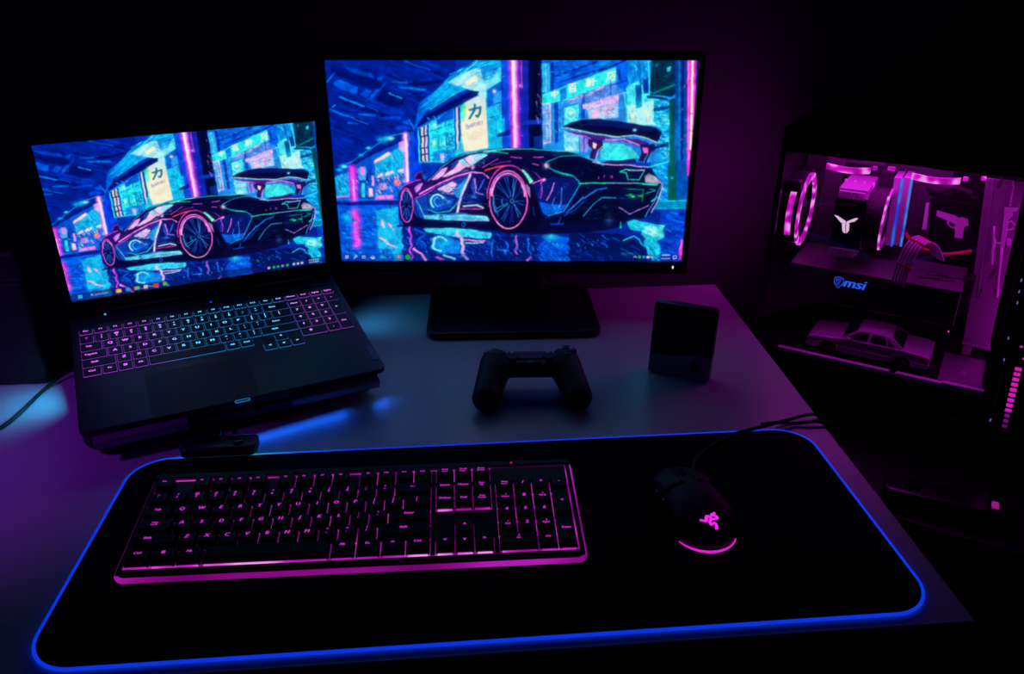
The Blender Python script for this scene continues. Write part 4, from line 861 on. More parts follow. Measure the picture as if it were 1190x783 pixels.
bm = NB(); prism(bm, rrect(.0085, .036, .001, cx=.1738, cy=-.2215), 0, .0005, 'z'); obj('badge', bm, mat('brushed_badge', (.10, .10, .13), .35, metal=.8), lap)
# keyboard well, key lights, keys
UX, XL = .3415/19, -.1708
ROWY = {5: (-.0468, .0122), 4: (-.0664, .0172), 3: (-.0856, .0172), 2: (-.1048, .0172), 1: (-.1240, .0172), 0: (-.1432, .0172), -1: (-.1614, .0160)}
bm = NB()
KEYS = []
for s, x, r, w, h in LBOARD:
    cx = XL+(x+w/2)*UX; y, d = ROWY[r]
    if h == 2: y2 = ROWY[r+1][0]; d = (y2-y)+d; y = (y+y2)/2
    if r == 0 and x == 13 and s == '^': y, d = -.1440, .0150
    KEYS.append((s, cx, y, w*UX-.0026, d-.0004))
    prism(bm, rrect(w*UX-.0026+.0009, d-.0004+.0009, .0016, 3, cx, y), .0001, .0008, 'z')
obj('key_backlight', bm, LAPE, lap)
KEYM = mat('laptop_keycap', (.012, .012, .015), .5)
kcache = {}
for s, cx, y, w, d in KEYS:
    k_ = (round(w, 4), round(d, 4))
    if k_ not in kcache:
        bm = NB(); prism(bm, rrect(w, d, .0016, 3), .0009, .0022, 'z', .0003, 1); me = bpy.data.meshes.new('key'); bm.to_mesh(me); bm.free(); me.materials.append(KEYM); kcache[k_] = me
    k = obj('key', kcache[k_], None, lap, loc=(cx, y, 0))
    if s.strip():
        two = '\n' in s
        bm = NB(); sz = .0072 if len(s) == 1 else (.0056 if two else .0048)
        word(bm, s, sz, Matrix.Translation((0, 0, .00228)) @ Matrix.Translation((-w*.12 if (w > .02) else 0, .0006, 0)), bold=.045); obj('legend', bm, LAPG, k)
# lid
LA = Euler((-.0401, 0, 0))
bm = NB(); box(bm, (0, .0045, .124), (.358, .006, .244), .002); lid = obj('lid', bm, DECK, lap, loc=(0, -.0024, 0), rot=LA)
obj('screen', screen_mesh('laptop_screen', PIC_LAP, .3444, .21525), picture('laptop_picture'), lid, loc=(0, -.0003, .0241+.2153/2))
bm = NB()
for c, s in (((0, -.0003, .2426), (.358, .0038, .0064)), ((-.1757, -.0003, .124), (.0068, .0038, .244)), ((.1757, -.0003, .124), (.0068, .0038, .244)), ((0, -.0003, .0131), (.358, .0038, .0218))): box(bm, c, s, .0008)
obj('bezel', bm, SOFT, lid)
bm = NB(); tube(bm, [(-.15, -.002, .003), (.15, -.002, .003)], .0042, 10); obj('hinge', bm, BLACK, lap, True)

st = thing('laptop_cooling_stand', 'low black cooling stand with lit side slots propping up the laptop', 'laptop stand', LO, LR)
bm = NB(); prism(bm, rrect(.356, .300, .026, cx=-.003, cy=-.103), -.0385, -.0225, 'z', .003); obj('tray', bm, BLACK, st)
bm = NB(); prism(bm, rrect(.13, .02, .006, cx=-.0, cy=-.245), -.0415, -.0387, 'z', .001); obj('front_foot', bm, RUBBER, st)
for sx in (-1, 1):
    bm = NB(); prism(bm, [(.030, -.0385), (.012, -.0385), (.0235, -.0905), (.0335, -.0890)], sx*.14-.012, sx*.14+.012, 'x', .001); obj('rear_leg', bm, BLACK, st)
SIDEG = glow('cyan_side_led', (60, 190, 215), 3., spots=(90, 230, 160), scale=30)
for sx in (-1, 1):
    bm = NB(); box(bm, (sx*.1752-.003, -.03, -.0305), (.002, .075, .005), .0006); obj('side_light', bm, SIDEG, st)

# ================================================================ mouse pad
pad = thing('mouse_pad', 'extended black mouse pad with a blue glowing edge', 'mouse pad', (0, 0, .0002))
bm = NB(); prism(bm, rrect(.794, .307, .040, 10), .0, .0036, 'z', .0008); obj('surface', bm, CLOTH, pad)
bm = NB(); tube(bm, [(x, y, .0021) for x, y in rrect(.7975, .3105, .042, 12)], .0016, 8, closed=True)
EDGEG = glow('edge_light', (8, 54, 226), .92); EDGEC = gradient_glow('edge_light_cyan_run', pad, 0, -.41, .41, [(0, (8, 56, 232)), (.06, (10, 80, 240)), (.10, (20, 130, 225)), (.18, (24, 160, 205)), (.24, (14, 90, 238)), (.32, (10, 50, 235)), (1, (14, 60, 235))], .9)
le = obj('light_edge', bm, EDGEG, pad, True); le.data.materials.append(EDGEC)
for f_ in le.data.polygons:
    if f_.center.y > .11: f_.material_index = 1
cb = NB(); prism(cb, rrect(.088, .030, .008, cx=-.306, cy=.166), .0035, .0165, 'z', .003, 3); c_ = obj('control_box', cb, mat('control_box_plastic', (.03, .03, .038), .3), pad)
bm = NB(); lathe(bm, [(.0065, .016), (.0065, .018), (.0055, .0188)], 20, Matrix.Translation((-.283, .163, 0))); obj('button', bm, GLOSSY, c_, True)
bm = NB(); tube(bm, smooth_path([(-.307, .178, .010), (-.309, .20, .012), (-.315, .23, .006), (-.33, .30, .003), (-.36, .40, .003)], 6), .0026, 8); obj('cable', bm, RUBBER, pad, True)

# ================================================================ keyboard
kb = thing('keyboard', 'full-size black keyboard with magenta backlit keys on the mouse pad', 'keyboard', (-.1303, -.0625, .0042), (.125, 0, -.0189))
PINK = glow('magenta_rim', (186, 18, 180), .55, spots=(226, 40, 226), scale=10)
PLATE = glow('backlight_plate', (196, 20, 190), .62, spots=(232, 70, 226), scale=45)
bm = NB(); prism(bm, rrect(.440, .137, .008, cx=0, cy=.0685), .0, .0095, 'z', .002); obj('base', bm, BLACK, kb)
bm = NB(); prism(bm, rrect(.4452, .1424, .0098, cx=0, cy=.0685), .003, .0085, 'z', .0018); obj('light_rim', bm, PINK, kb)
bm = NB()
for c, s in (((0, .0045, .0108), (.440, .0060, .0030)), ((0, .1335, .0115), (.440, .0070, .0045)), ((-.2178, .069, .0108), (.0045, .126, .0030)), ((.2178, .069, .0108), (.0045, .126, .0030))): box(bm, c, s, .001)
def blank(xa, xb, ra, rb): box(bm, (KX0+(xa+xb)/2*U, KY0+(ra+rb)/2*U, .0118), ((xb-xa)*U, (rb-ra)*U, .0034), .0006)
U = .01905; KX0 = -11.25*U; KY0 = .0085
for xa, xb, ra, rb in ((1.0, 2.0, 5.14, 6.1), (6.0, 6.5, 5.14, 6.1), (10.5, 11.0, 5.14, 6.1), (15.0, 15.25, .02, 6.14), (18.25, 18.5, .02, 6.14), (15.2, 18.3, 2.04, 2.96), (15.2, 16.25, .98, 2.06), (17.25, 18.3, .98, 2.06), (18.3, 22.5, 5.0, 6.2), (0, 22.5, 5.0, 5.18)): blank(xa, xb, ra, rb)
obj('frame', bm, BLACK, kb)
bm = NB(); box(bm, (0, .069, .0099), (.432, .124, .0008)); obj('backlight_plate', bm, PLATE, kb)
FRONTG = glow('front_light_strip', (214, 30, 208), 1.0, spots=(246, 150, 240), scale=26)
for s_, x_, r_, w_, h_ in BOARD:
    if r_ == 0: bm = NB(); box(bm, (KX0+(x_+w_/2)*U, KY0-.0004, .0118), (w_*U-.0045, .0012, .0030), .0005)
    elif s_ in ('Delete', 'End', 'Page\nDown'): bm = NB(); box(bm, (KX0+(x_+w_/2)*U, KY0+3*U-.0006, .0142), (w_*U-.0035, .0012, .0026), .0005)
    else: continue
    obj('light_strip', bm, FRONTG, kb)
LEGEND = glow('magenta_legend', (222, 40, 212), .95)
KCAP = mat('keycap_plastic', (.007, .007, .009), .42, bump=.1, bscale=1500)
kc = {}
for s, x, r, w, h in BOARD:
    kw, kd = w*U-.0006, h*U-.0006
    key_ = (w, h)
    if key_ not in kc:
        bm = NB(); L = []
        for z, ix, y0, y1 in ((.0116, .0, .0, .0), (.0134, .0003, .0003, .0003), (.0196, .0024, .0026, .0016), (.0204, .0034, .0034, .0026)):
            L.append([bm.verts.new((sx*(kw/2-ix), (-kd/2+y0) if sy < 0 else (kd/2-y1), z)) for sx, sy in ((-1, -1), (1, -1), (1, 1), (-1, 1))])
        bm.faces.new(L[0][::-1]); bm.faces.new(L[-1])
        for A, B in zip(L, L[1:]):
            for i in range(4): bm.faces.new((A[i], A[(i+1) % 4], B[(i+1) % 4], B[i]))
        es = [e for e in bm.edges if abs(e.verts[0].co.z-e.verts[1].co.z) > .0001]; bmesh.ops.bevel(bm, geom=es, offset=.0012, segments=2, affect='EDGES')
        me = bpy.data.meshes.new('key'); bm.to_mesh(me); bm.free(); me.materials.append(KCAP); kc[key_] = me
    y = KY0+(r+.5*h)*U+(.0035 if r == 5 else 0)
    k = obj('key', kc[key_], None, kb, loc=(KX0+(x+w/2)*U, y, 0))
    if s.strip():
        two = '\n' in s and len(s) > 3; one = len(s) == 1 or len(s) == 3 and '\n' in s
        sz = .0030 if (two or r == 5) else (.0058 if len(s) == 1 else (.0040 if one else .0040))
        bm = NB(); word(bm, s, sz, Matrix.Translation((0 if w < 2 or s in ('<--', '0\nIns') else (0 if s in ('Enter', 'Shift') and x > 9 else -.006), .0015, .0205)), shear=.12 if len(s) > 1 else .15, sx=1.1, bold=.04); obj('legend', bm, LEGEND, k)
bm = NB(); lathe(bm, [(.0011, .0136), (.0011, .0142)], 12, Matrix.Translation((.157, .1335, 0))); obj('lock_light', bm, glow('red_pin', (235, 20, 20), 1.2), kb)
for sx in (-1, 1):
    bm = NB(); prism(bm, [(.118, .001), (.134, .001), (.133, -.0155), (.128, -.0162)], sx*.19-.012, sx*.19+.012, 'x'); obj('rear_foot', bm, RUBBER, kb)
# ================================================================ mouse
MO = (.2125, -.002, .0041)
ms = thing('mouse', 'black mouse with a glowing pink emblem and tail light on the pad', 'mouse', MO, (0, 0, .10))
def mouse_pt(u, v):
    """u along the body 0 tail .. 1 nose, v across -1..1; the upper shell"""
    y = -.062+.124*u
    wd = .0335*(1-.9*abs(2*u-1)**3.2*.35)*(1-.10*math.exp(-((u-.52)/.16)**2))*max(.0, 1-abs(2*u-1)**9)**.5
    h = .0365*(1-((u-.38)/.72)**2*.78)*max(.0, 1-max(0, (.12-u)/.12)**2.2)**.5
    h = max(h, .006)
    a = v*PI/2
    return Vector((wd*math.copysign(abs(math.sin(a))**.8, a), y, .002+h*abs(math.cos(a))**.55))
bm = NB(); NU, NV = 30, 24; G = [[bm.verts.new(mouse_pt(.004+.992*i/NU, -1+2*j/NV)) for j in range(NV+1)] for i in range(NU+1)]
for i in range(NU):
    for j in range(NV): bm.faces.new((G[i][j], G[i+1][j], G[i+1][j+1], G[i][j+1]))
bm.faces.new([G[i][0] for i in range(NU+1)]+[G[i][NV] for i in range(NU, -1, -1)]); bm.faces.new(G[0]); bm.faces.new(G[NU][::-1])
bmesh.ops.recalc_face_normals(bm, faces=bm.faces)
mouse_bvh = BVHTree.FromBMesh(bm)
MBODY = mat('mouse_shell', (.005, .005, .006), .5, spec=.3, bump=.1, bscale=2000)
body = obj('body', bm, MBODY, ms, True)
for s in (-1, 1):
    bm = NB(); rows = []
    for i in range(13):
        u = .56+.425*i/12; r_ = []
        for j in range(9):
            v = s*(.10+.55*j/8); p = mouse_pt(u, v); r_.append(p)
        rows.append(r_)
    lo = [[bm.verts.new(p+Vector((s*.0002, 0, .0002))) for p in r_] for r_ in rows]; hi = [[bm.verts.new(p+Vector((s*.0006, .0002, .0009))) for p in r_] for r_ in rows]
    for i in range(12):
        for j in range(8): bm.faces.new((hi[i][j], hi[i+1][j], hi[i+1][j+1], hi[i][j+1])); bm.faces.new((lo[i][j], lo[i][j+1], lo[i+1][j+1], lo[i+1][j]))
    rim = [(0, j) for j in range(9)]+[(i, 8) for i in range(1, 13)]+[(12, j) for j in range(7, -1, -1)]+[(i, 0) for i in range(11, 0, -1)]
    for a, b in zip(rim, rim[1:]+rim[:1]): bm.faces.new((lo[a[0]][a[1]], lo[b[0]][b[1]], hi[b[0]][b[1]], hi[a[0]][a[1]]))
    bmesh.ops.recalc_face_normals(bm, faces=bm.faces); obj('button', bm, MBODY, ms, True)
p = mouse_pt(.76, 0); bm = NB(); lathe(bm, [(.008, -.0035), (.0105, -.0025), (.0105, .0025), (.008, .0035)], 28, Matrix.Translation(p-Vector((0, 0, .0055))) @ Matrix.Rotation(PI/2, 4, 'Y')); obj('scroll_wheel', bm, RUBBER, ms, True)
bm = NB()
for s in (-1,):
    for u0 in (.46, .60):
        a, b = mouse_pt(u0, -.80), mouse_pt(u0+.11, -.80); tube(bm, [a+Vector((-.0008, 0, 0)), (a+b)/2+Vector((-.0012, 0, 0)), b+Vector((-.0008, 0, 0))], .0022, 8, flat=1.)
obj('side_buttons', bm, GLOSSY, ms, True)
PINKM = glow('pink_emblem', (232, 40, 222), 1.1)
bm = NB()
def on_mouse(zx, zy):
    # emblem sketch: 0.16 mm per unit, centred on the hump
    x, y = (zx-452)*.000155-.004, -.0505-(zy-445)*.000105
    h = mouse_bvh.ray_cast(Vector((x, y, .2)), Vector((0, 0, -1)))
    return h[0]+h[1]*.0004
for path in ([(390, 430), (408, 440), (424, 450), (432, 430), (440, 412), (455, 420), (460, 440), (448, 460), (452, 478), (470, 472), (484, 478), (486, 505)], [(462, 440), (480, 446), (500, 440), (496, 424), (472, 410), (480, 400), (500, 390)]):
    tube(bm, [on_mouse(*q_) for q_ in smooth_path([(a, b, 0) for a, b in path], 3) for q_ in [(q_[0], q_[1])]], .0017, 6, flat=.35)
obj('emblem', bm, PINKM, ms, True)
bm = NB(); pts = []
for k in range(25):
    a = math.radians(202+124*k/24); pts.append((.0315*math.cos(a)*1.04, -.030+.0345*math.sin(a), .0045))
tube(bm, pts, [.0003+.0010*math.sin(PI*k/24)**.6 for k in range(25)], 6); obj('tail_light', bm, glow('pink_tail_light', (226, 30, 210), 1.0), ms, True)
def hang(o, t):
    bpy.context.view_layer.update(); o.parent = t; o.matrix_parent_inverse = t.matrix_world.inverted()
    return o
# its cord, leaving over the desk's edge
c = NB(); tube(c, smooth_path([(.232, .062, .010), (.25, .10, .0075), (.30, .14, .0068), (.350, .158, .0068), (.39, .176, .0035), (.428, .183, .0045), (.448, .18, -.02), (.47, .19, -.18), (.48, .22, -.45)], 7), .0021, 8)
hang(obj('cord', c, RUBBER, None, True), ms)
c = NB(); tube(c, smooth_path([(.348, .162, .0072), (.372, .164, .0076), (.396, .167, .003), (.424, .166, .0045), (.446, .165, -.012), (.462, .172, -.15), (.47, .20, -.40)], 7), .0021, 8)
hang(obj('cord', c, RUBBER, None, True), ms)
c = NB(); tube(c, smooth_path([(-.553, .385, .012), (-.57, .36, .006), (-.578, .33, .0028), (-.582, .28, .0028), (-.592, .24, .0028), (-.63, .20, .0028), (-.70, .19, .0028)], 8), .0024, 8)
hang(obj('cord', c, RUBBER, None, True), lap)

# ================================================================ game controller (a moulded shell, grips toward the viewer)
gp = thing('game_controller', 'black two-handled game controller lying on the white desk', 'game controller', (.0735, .272, .0), (0, 0, -.06))
bm = NB()
def blobby(a, b, r0, r1, n=10):
    a, b = Vector(a), Vector(b)
    for i in range(n+1):
        t = i/n; r = r0+(r1-r0)*t
        bmesh.ops.create_uvsphere(bm, u_segments=16, v_segments=10, radius=r, matrix=Matrix.Translation(a.lerp(b, t)))
for s in (-1, 1):
    blobby((s*.051, .028, .036), (s*.066, -.040, .0195), .0250, .0205)
    blobby((s*.052, .026, .036), (s*.030, .026, .036), .020, .017, 5)
vs = box(bm, (0, .024, .037), (.10, .038, .026), .006)
GB = mat('controller_shell', (.004, .004, .005), .5, spec=.3, bump=.15, bscale=1800)
gp.scale = (.90, .90, .90)
gb = obj('body', bm, GB, gp, True)
m_ = gb.modifiers.new('skin', 'REMESH'); m_.mode = 'VOXEL'; m_.voxel_size = .002; m_.use_smooth_shade = True
m_ = gb.modifiers.new('soft', 'SMOOTH'); m_.iterations = 8; m_.factor = .5
for s in (-1, 1):
    bm = NB(); T_ = Matrix.Translation((s*.027, .008, .047)); lathe(bm, [(.0105, -.004), (.0105, .003), (.006, .004), (.005, .011), (.0095, .0125), (.0100, .0145), (.0085, .0152), (.006, .0145)], 24, T_); obj('thumbstick', bm, RUBBER, gp, True)
    bm = NB(); box(bm, (s*.053, .049, .042), (.034, .014, .012), .005, 3); obj('shoulder_button', bm, GLOSSY, gp, True)
    bm = NB(); box(bm, (s*.054, .051, .028), (.03, .018, .014), .006, 3); obj('trigger', bm, GLOSSY, gp, True)
    bm = NB(); box(bm, (s*.031, .036, .0525), (.004, .007, .002), .0009); obj('menu_button', bm, RUBBER, gp)
bm = NB(); box(bm, (0, .031, .0498), (.050, .025, .004), .0016); obj('touchpad', bm, mat('touchpad_plastic', (.016, .016, .02), .3), gp)
bm = NB(); box(bm, (-.054, .031, .0565), (.022, .0075, .004), .0012); box(bm, (-.054, .031, .0565), (.0075, .022, .004), .0012); obj('direction_pad', bm, GLOSSY, gp)
for dx, dy in ((0, .0105), (0, -.0105), (.0105, 0), (-.0105, 0)):
    bm = NB(); lathe(bm, [(.0052, -.004), (.0052, .002), (.0042, .003)], 20, Matrix.Translation((.054+dx, .031+dy, .0565))); obj('action_button', bm, GLOSSY, gp, True)
bm = NB(); lathe(bm, [(.005, -.003), (.005, .0008), (.004, .0014)], 20, Matrix.Translation((0, .011, .0495))); obj('home_button', bm, mat('home_button', (.05, .05, .06), .4), gp, True)

# ================================================================ external drive standing on edge
dv = thing('external_drive', 'black external drive standing upright on the desk with a grey lower band', 'external drive', (.2815, .303, .0), (-.10, 0, -.50))
W2 = .0425; n = 16
wave = [(-W2+2*W2*i/n, .034-.0035*math.sin(i/n*PI*1.8+.2)) for i in range(n+1)]
bm = NB(); pts = wave+[(W2, .101), (W2-.003, .104), (-W2+.003, .104), (-W2, .101)]; prism(bm, pts, .0, .019, 'y', .0012); obj('upper_shell', bm, mat('gloss_shell', (.003, .003, .004), .45, spec=.25), dv)
bm = NB(); pts = [(x, z-.0002) for x, z in wave]+[(W2, .004), (W2-.003, .001), (-W2+.003, .001), (-W2, .004)]; prism(bm, pts, .0, .019, 'y', .0012); lw = obj('lower_band', bm, mat('grey_shell', (.20, .20, .24), .4, bump=.3, bscale=500), dv)
bm = NB(); box(bm, (.022, -.0002, .020), (.011, .0008, .013), .0003); obj('badge', bm, BLACK, lw)

# ================================================================ dark box at the desk's end
bx = thing('storage_box', 'big black box at the back of the desk beside the laptop screen', 'box', (-.81, .46, 0), (0, 0, 0))
BXM = mat('black_box_card', (.012, .012, .014), .6, bump=.2, bscale=300)
bm = NB(); box(bm, (0, 0, .075), (.46, .20, .150), .006); obj('body', bm, BXM, bx)
bm = NB(); box(bm, (0, 0, .171), (.468, .208, .042), .006); obj('lid', bm, BXM, bx)
bm = NB(); box(bm, (.0, -.1015, .095), (.09, .005, .02), .002); obj('handle', bm, BXM, bx)
# ================================================================ the computer case
PO = Vector((.618, .412, .103)); PR = Euler((0, 0, -.623))
pc = thing('computer_tower', 'black computer tower with a glass side and magenta lights beside the desk', 'computer', PO, PR)
_Ri = PR.to_matrix().transposed(); _Rc = CROT.to_matrix(); _co = _Ri @ (CAM-PO)
def at(u, v, dep=0.):
    """the point behind the glass, dep metres in, that a spot of the photograph shows; (x, z) in the case's own frame"""
    d = _Ri @ (_Rc @ Vector(((u-595)/960.6, -(v-391.5)/960.6, -1)))
    t = (dep-_co.y)/d.y; p = _co+d*t
    return (p.x, p.z)
A7 = lambda pts, dep: [at(900+x*.2437, 170+y*.2437, dep) for x, y in pts]
LED = glow('magenta_led', (222, 24, 212), 1.15, spots=(240, 150, 236), scale=75)
CX0, CX1, CZ0, CZ1, CD = -.176, .262, -.276, .196, .222
SHELL = mat('case_steel', (.012, .012, .013), .5, metal=.3, bump=.15, bscale=600)
INNER = mat('case_inner_panel', (.075, .07, .075), .55, metal=.2, bump=.1, bscale=300)
WHT = mat('white_painted_metal', (.85, .8, .85), .5)
PLT = mat('painted_cover_plate', (.26, .24, .27), .5, metal=.3, bump=.08, bscale=300)
for nm, c, s in (('top_panel', ((CX0+CX1)/2, CD/2+.002, CZ1-.006), (CX1-CX0, CD, .012)), ('bottom_panel', ((CX0+CX1)/2, CD/2+.002, CZ0+.006), (CX1-CX0, CD, .012)), ('back_side_panel', ((CX0+CX1)/2, CD-.003, (CZ0+CZ1)/2), (CX1-CX0-.002, .008, CZ1-CZ0-.024))):
    bm = NB(); box(bm, c, s, .0015); obj(nm, bm, SHELL, pc)
bm = NB(); box(bm, (.216, .116, (CZ0+CZ1)/2), (.088, .200, CZ1-CZ0-.026), .004); fr = obj('front_panel', bm, SHELL, pc)
# rear panel with the fan opening
FY, FZ, FR = .09, .052, .058
bm = NB()
fan_o = [(FY+FR*math.cos(math.radians(a)), FZ+FR*math.sin(math.radians(a))) for a in range(0, 360, 10)]
rect_ = []
for a in range(0, 360, 10):
    c_, s_ = math.cos(math.radians(a)), math.sin(math.radians(a)); y0_, y1_, z0_, z1_ = .012, CD-.008, CZ0+.012, CZ1-.012
    t = min([((y1_-FY)/c_ if c_ > 1e-6 else 9), ((y0_-FY)/c_ if c_ < -1e-6 else 9), ((z1_-FZ)/s_ if s_ > 1e-6 else 9), ((z0_-FZ)/s_ if s_ < -1e-6 else 9)])
    rect_.append((FY+c_*t, FZ+s_*t))
ins = [[bm.verts.new((x, y, z)) for y, z in fan_o] for x in (CX0, CX0+.004)]; ous = [[bm.verts.new((x, y, z)) for y, z in rect_] for x in (CX0, CX0+.004)]
N_ = len(fan_o)
for i in range(N_):
    j = (i+1) % N_
    for a, b in ((ins[0], ous[0]), (ous[1], ins[1]), (ins[1], ins[0]), (ous[0], ous[1])): bm.faces.new((a[i], a[j], b[j], b[i]))
bmesh.ops.recalc_face_normals(bm, faces=bm.faces); rp = obj('rear_panel', bm, SHELL, pc)
bm = NB()
for r_ in (.018, .036, .054): ring(bm, (CX0-.001, FY, FZ), r_-.001, r_+.001, .002, 'x', 40)
for a in (45, 135): d_ = Vector((0, math.cos(math.radians(a)), math.sin(math.radians(a))))*.057; tube(bm, [Vector((CX0-.001, FY, FZ))-d_, Vector((CX0-.001, FY, FZ))+d_], .001, 6)
obj('fan_grille', bm, SHELL, rp)
# glass side: border and pane
bm = NB(); gx0, gx1, gz0, gz1 = -.1685, .166, CZ0+.012, .1605
for c, s in ((((CX0+gx0)/2, 0, (CZ0+CZ1)/2), (gx0-CX0, .004, CZ1-CZ0)), (((CX1+.163)/2, 0, (CZ0+CZ1)/2), (CX1-.163, .004, CZ1-CZ0)), (((gx0+.163)/2, 0, (gz1+CZ1)/2), (.163-gx0, .004, CZ1-gz1)), (((gx0+.163)/2, 0, (CZ0+gz0)/2), (.163-gx0, .004, gz0-CZ0))): box(bm, c, s, .0006)
obj('glass_frame', bm, mat('glass_border', (.006, .006, .007), .3), pc)
gm = bpy.data.materials.new('smoked_glass'); gm.use_nodes = True; nt_ = gm.node_tree
for nd in list(nt_.nodes):
    if nd.type != 'OUTPUT_MATERIAL': nt_.nodes.remove(nd)
tr = nt_.nodes.new('ShaderNodeBsdfTransparent'); tr.inputs[0].default_value = (.93, .92, .93, 1); gl = nt_.nodes.new('ShaderNodeBsdfGlossy'); gl.inputs['Roughness'].default_value = .03; mx = nt_.nodes.new('ShaderNodeMixShader')
mx.inputs[0].default_value = .03; nt_.links.new(tr.outputs[0], mx.inputs[1]); nt_.links.new(gl.outputs[0], mx.inputs[2]); nt_.links.new(mx.outputs[0], nt_.nodes['Material Output'].inputs[0])
bm = NB(); box(bm, ((gx0+.163)/2, 0, (gz0+gz1)/2), (.163-gx0-.0004, .003, gz1-gz0-.0004)); obj('glass_pane', bm, gm, pc)
# motherboard side
bm = NB(); box(bm, (-.02, .190, .03), (.335, .004, .30), .001); tray_ = obj('motherboard_tray', bm, SHELL, pc)
bm = NB(); box(bm, (-.060, .178, .022), (.222, .003, .262), .0008)
rnd = random.Random(8)
for k in range(46):
    x_, z_ = rnd.uniform(-.155, .035), rnd.uniform(-.09, .14); w_, h_, d_ = rnd.choice([(.006, .006, .006), (.012, .005, .008), (.004, .014, .008), (.010, .010, .004), (.003, .003, .010)])
    box(bm, (x_, .1765-d_/2, z_), (w_, d_, h_), .0006)
mb = obj('motherboard', bm, mat('circuit_board', (.11, .10, .115), .45, metal=.2, bump=.6, bscale=260), pc)
for (u, v) in ((248, 190), (243, 240)):
    x_, z_ = at(900+u*.2437, 170+v*.2437, .165); bm = NB(); lathe(bm, [(.0055, -.012), (.0055, .006), (.0045, .007)], 16, Matrix.Translation((x_, .165, z_)) @ Matrix.Rotation(PI/2, 4, 'X')); obj('capacitor', bm, mat('capacitor_can', (.6, .55, .6), .35, metal=.6), mb, True)
bm = NB(); box(bm, (-.118, .155, .085), (.028, .045, .10), .003); obj('vrm_heatsink', bm, INNER, mb)
bm = NB(); box(bm, (-.085, .160, .131), (.08, .035, .020), .003); obj('top_heatsink', bm, INNER, mb)
# rear fan
fan = NB(); FX = -.1485
out_ = rrect(.120, .120, .012, 5, FY, FZ); inn_ = [(FY+.0575*math.cos(math.radians(a)), FZ+.0575*math.sin(math.radians(a))) for a in range(0, 360, 10)]
ring(fan, (FX-.010, FY, FZ), .0555, .0600, .024, 'x', 48)
for a in range(4):
    t = math.radians(45+90*a); box(fan, (FX-.010, FY+.069*math.cos(t), FZ+.069*math.sin(t)), (.024, .018, .018), .004)
rf = obj('rear_fan', fan, BLACK, pc)
bm = NB(); ring(bm, (FX+.0035, FY, FZ), .0475, .0590, .004, 'x', 60); obj('light_ring', bm, LED, rf)
bm = NB(); ring(bm, (FX-.009, FY, FZ), .0601, .0618, .009, 'x', 40, 125, 210); obj('side_light', bm, LED, rf)
def blades(x, y, z, r, n=9, hub=.018):
    b_ = NB(); lathe(b_, [(hub, -.010), (hub, .008), (hub-.003, .010)], 24, Matrix.Translation((x, y, z)) @ Matrix.Rotation(PI/2, 4, 'Y'))
    for k in range(n):
        a = 2*PI*k/n; V_ = []
        for i in range(5):
            rr = hub+(r-hub)*i/4; tw = .55-.25*i/4
            for s in (-1, 1):
                an = a+s*.22+.25*i/4; V_.append(b_.verts.new((x+s*tw*.012, y+rr*math.cos(an), z+rr*math.sin(an))))
        for i in range(4): b_.faces.new((V_[2*i], V_[2*i+1], V_[2*i+3], V_[2*i+2]))
    e_ = bmesh.ops.solidify(b_, geom=b_.faces[:], thickness=.0008); return b_
obj('fan_blades', blades(FX-.008, FY, FZ, .0545), mat('smoked_blade', (.04, .035, .04), .35), rf)
# cooler: finned tower, black cap with an emblem, fan on its side
(cx0, czb), (cx1, czt) = at(962, 293, .045), at(1008, 225, .045)
ck = NB(); nf = 22
fz = lambda k: czb+(czt-czb)*k/(nf-1)
for k in range(nf): box(ck, ((cx0+cx1)/2, .098, fz(k)), (cx1-cx0, .098, .0009))
FIN = mat('nickel_fins', (.75, .7, .75), .4, metal=.3)
cool = obj('processor_cooler', ck, FIN, pc)
bm = NB()
for dx in (-.02, -.007, .007, .02): tube(bm, [((cx0+cx1)/2+dx, .10, czb-.006), ((cx0+cx1)/2+dx, .10, czt+.005)], .003, 8)
obj('heat_pipes', bm, STEEL, cool, True)
bm = NB(); box(bm, ((cx0+cx1)/2, .098, czt+.002), (cx1-cx0, .098, .0016), .0003); obj('top_plate', bm, mat('plated_top', (.5, .46, .5), .45, metal=.3), cool)
(ax, az0), (bx_, az1) = at(963, 285, .045), at(1010, 233, .045)
bm = NB(); box(bm, ((cx0+cx1)/2+.001, .046, (az0+az1)/2), (cx1-cx0+.004, .010, az1-az0), .0015); cap = obj('cap', bm, GLOSSY, cool)
for z_a, z_b in ((az1, czt+.001), (czb-.001, az0)):      # bright fin ends above and below the cap
    bm = NB(); n_ = 10
    for k in range(n_): box(bm, (cx0+.004+(cx1-cx0-.008)*k/(n_-1), .0405, (z_a+z_b)/2), (.0026, .006, z_b-z_a), .0003)
    obj('fin_ends', bm, FIN, cool)
WHITEP = glow('pale_pink_emblem', (244, 196, 240), 1.0)
bm = NB()
for q in ([(286, 327), (300, 330), (340, 356), (340, 366), (318, 364), (306, 350)], [(400, 343), (386, 342), (344, 358), (344, 368), (366, 362), (384, 358)], [(322, 368), (338, 364), (338, 414), (332, 412), (324, 402)], [(342, 364), (358, 368), (355, 402), (346, 412), (342, 414)]):
    prism(bm, A7(q, .0405), .0398, .0406, 'y')
obj('emblem', bm, WHITEP, cap)
(fx, fz1), (_, fz0) = at(1030.5, 221, .10), at(1028, 288, .10)
fx = (at(1030.5, 221, .10)[0]+at(1028, 288, .10)[0])/2
bm = NB(); ring(bm, (fx-.012, .10, (fz0+fz1)/2), .0455, .0495, .024, 'x', 48); cf = obj('cooler_fan', bm, BLACK, cool)
bm = NB(); ring(bm, (fx+.001, .10, (fz0+fz1)/2), .040, .0485, .003, 'x', 48); obj('light_ring', bm, mat('milky_ring', (.75, .7, .75), .35), cf)
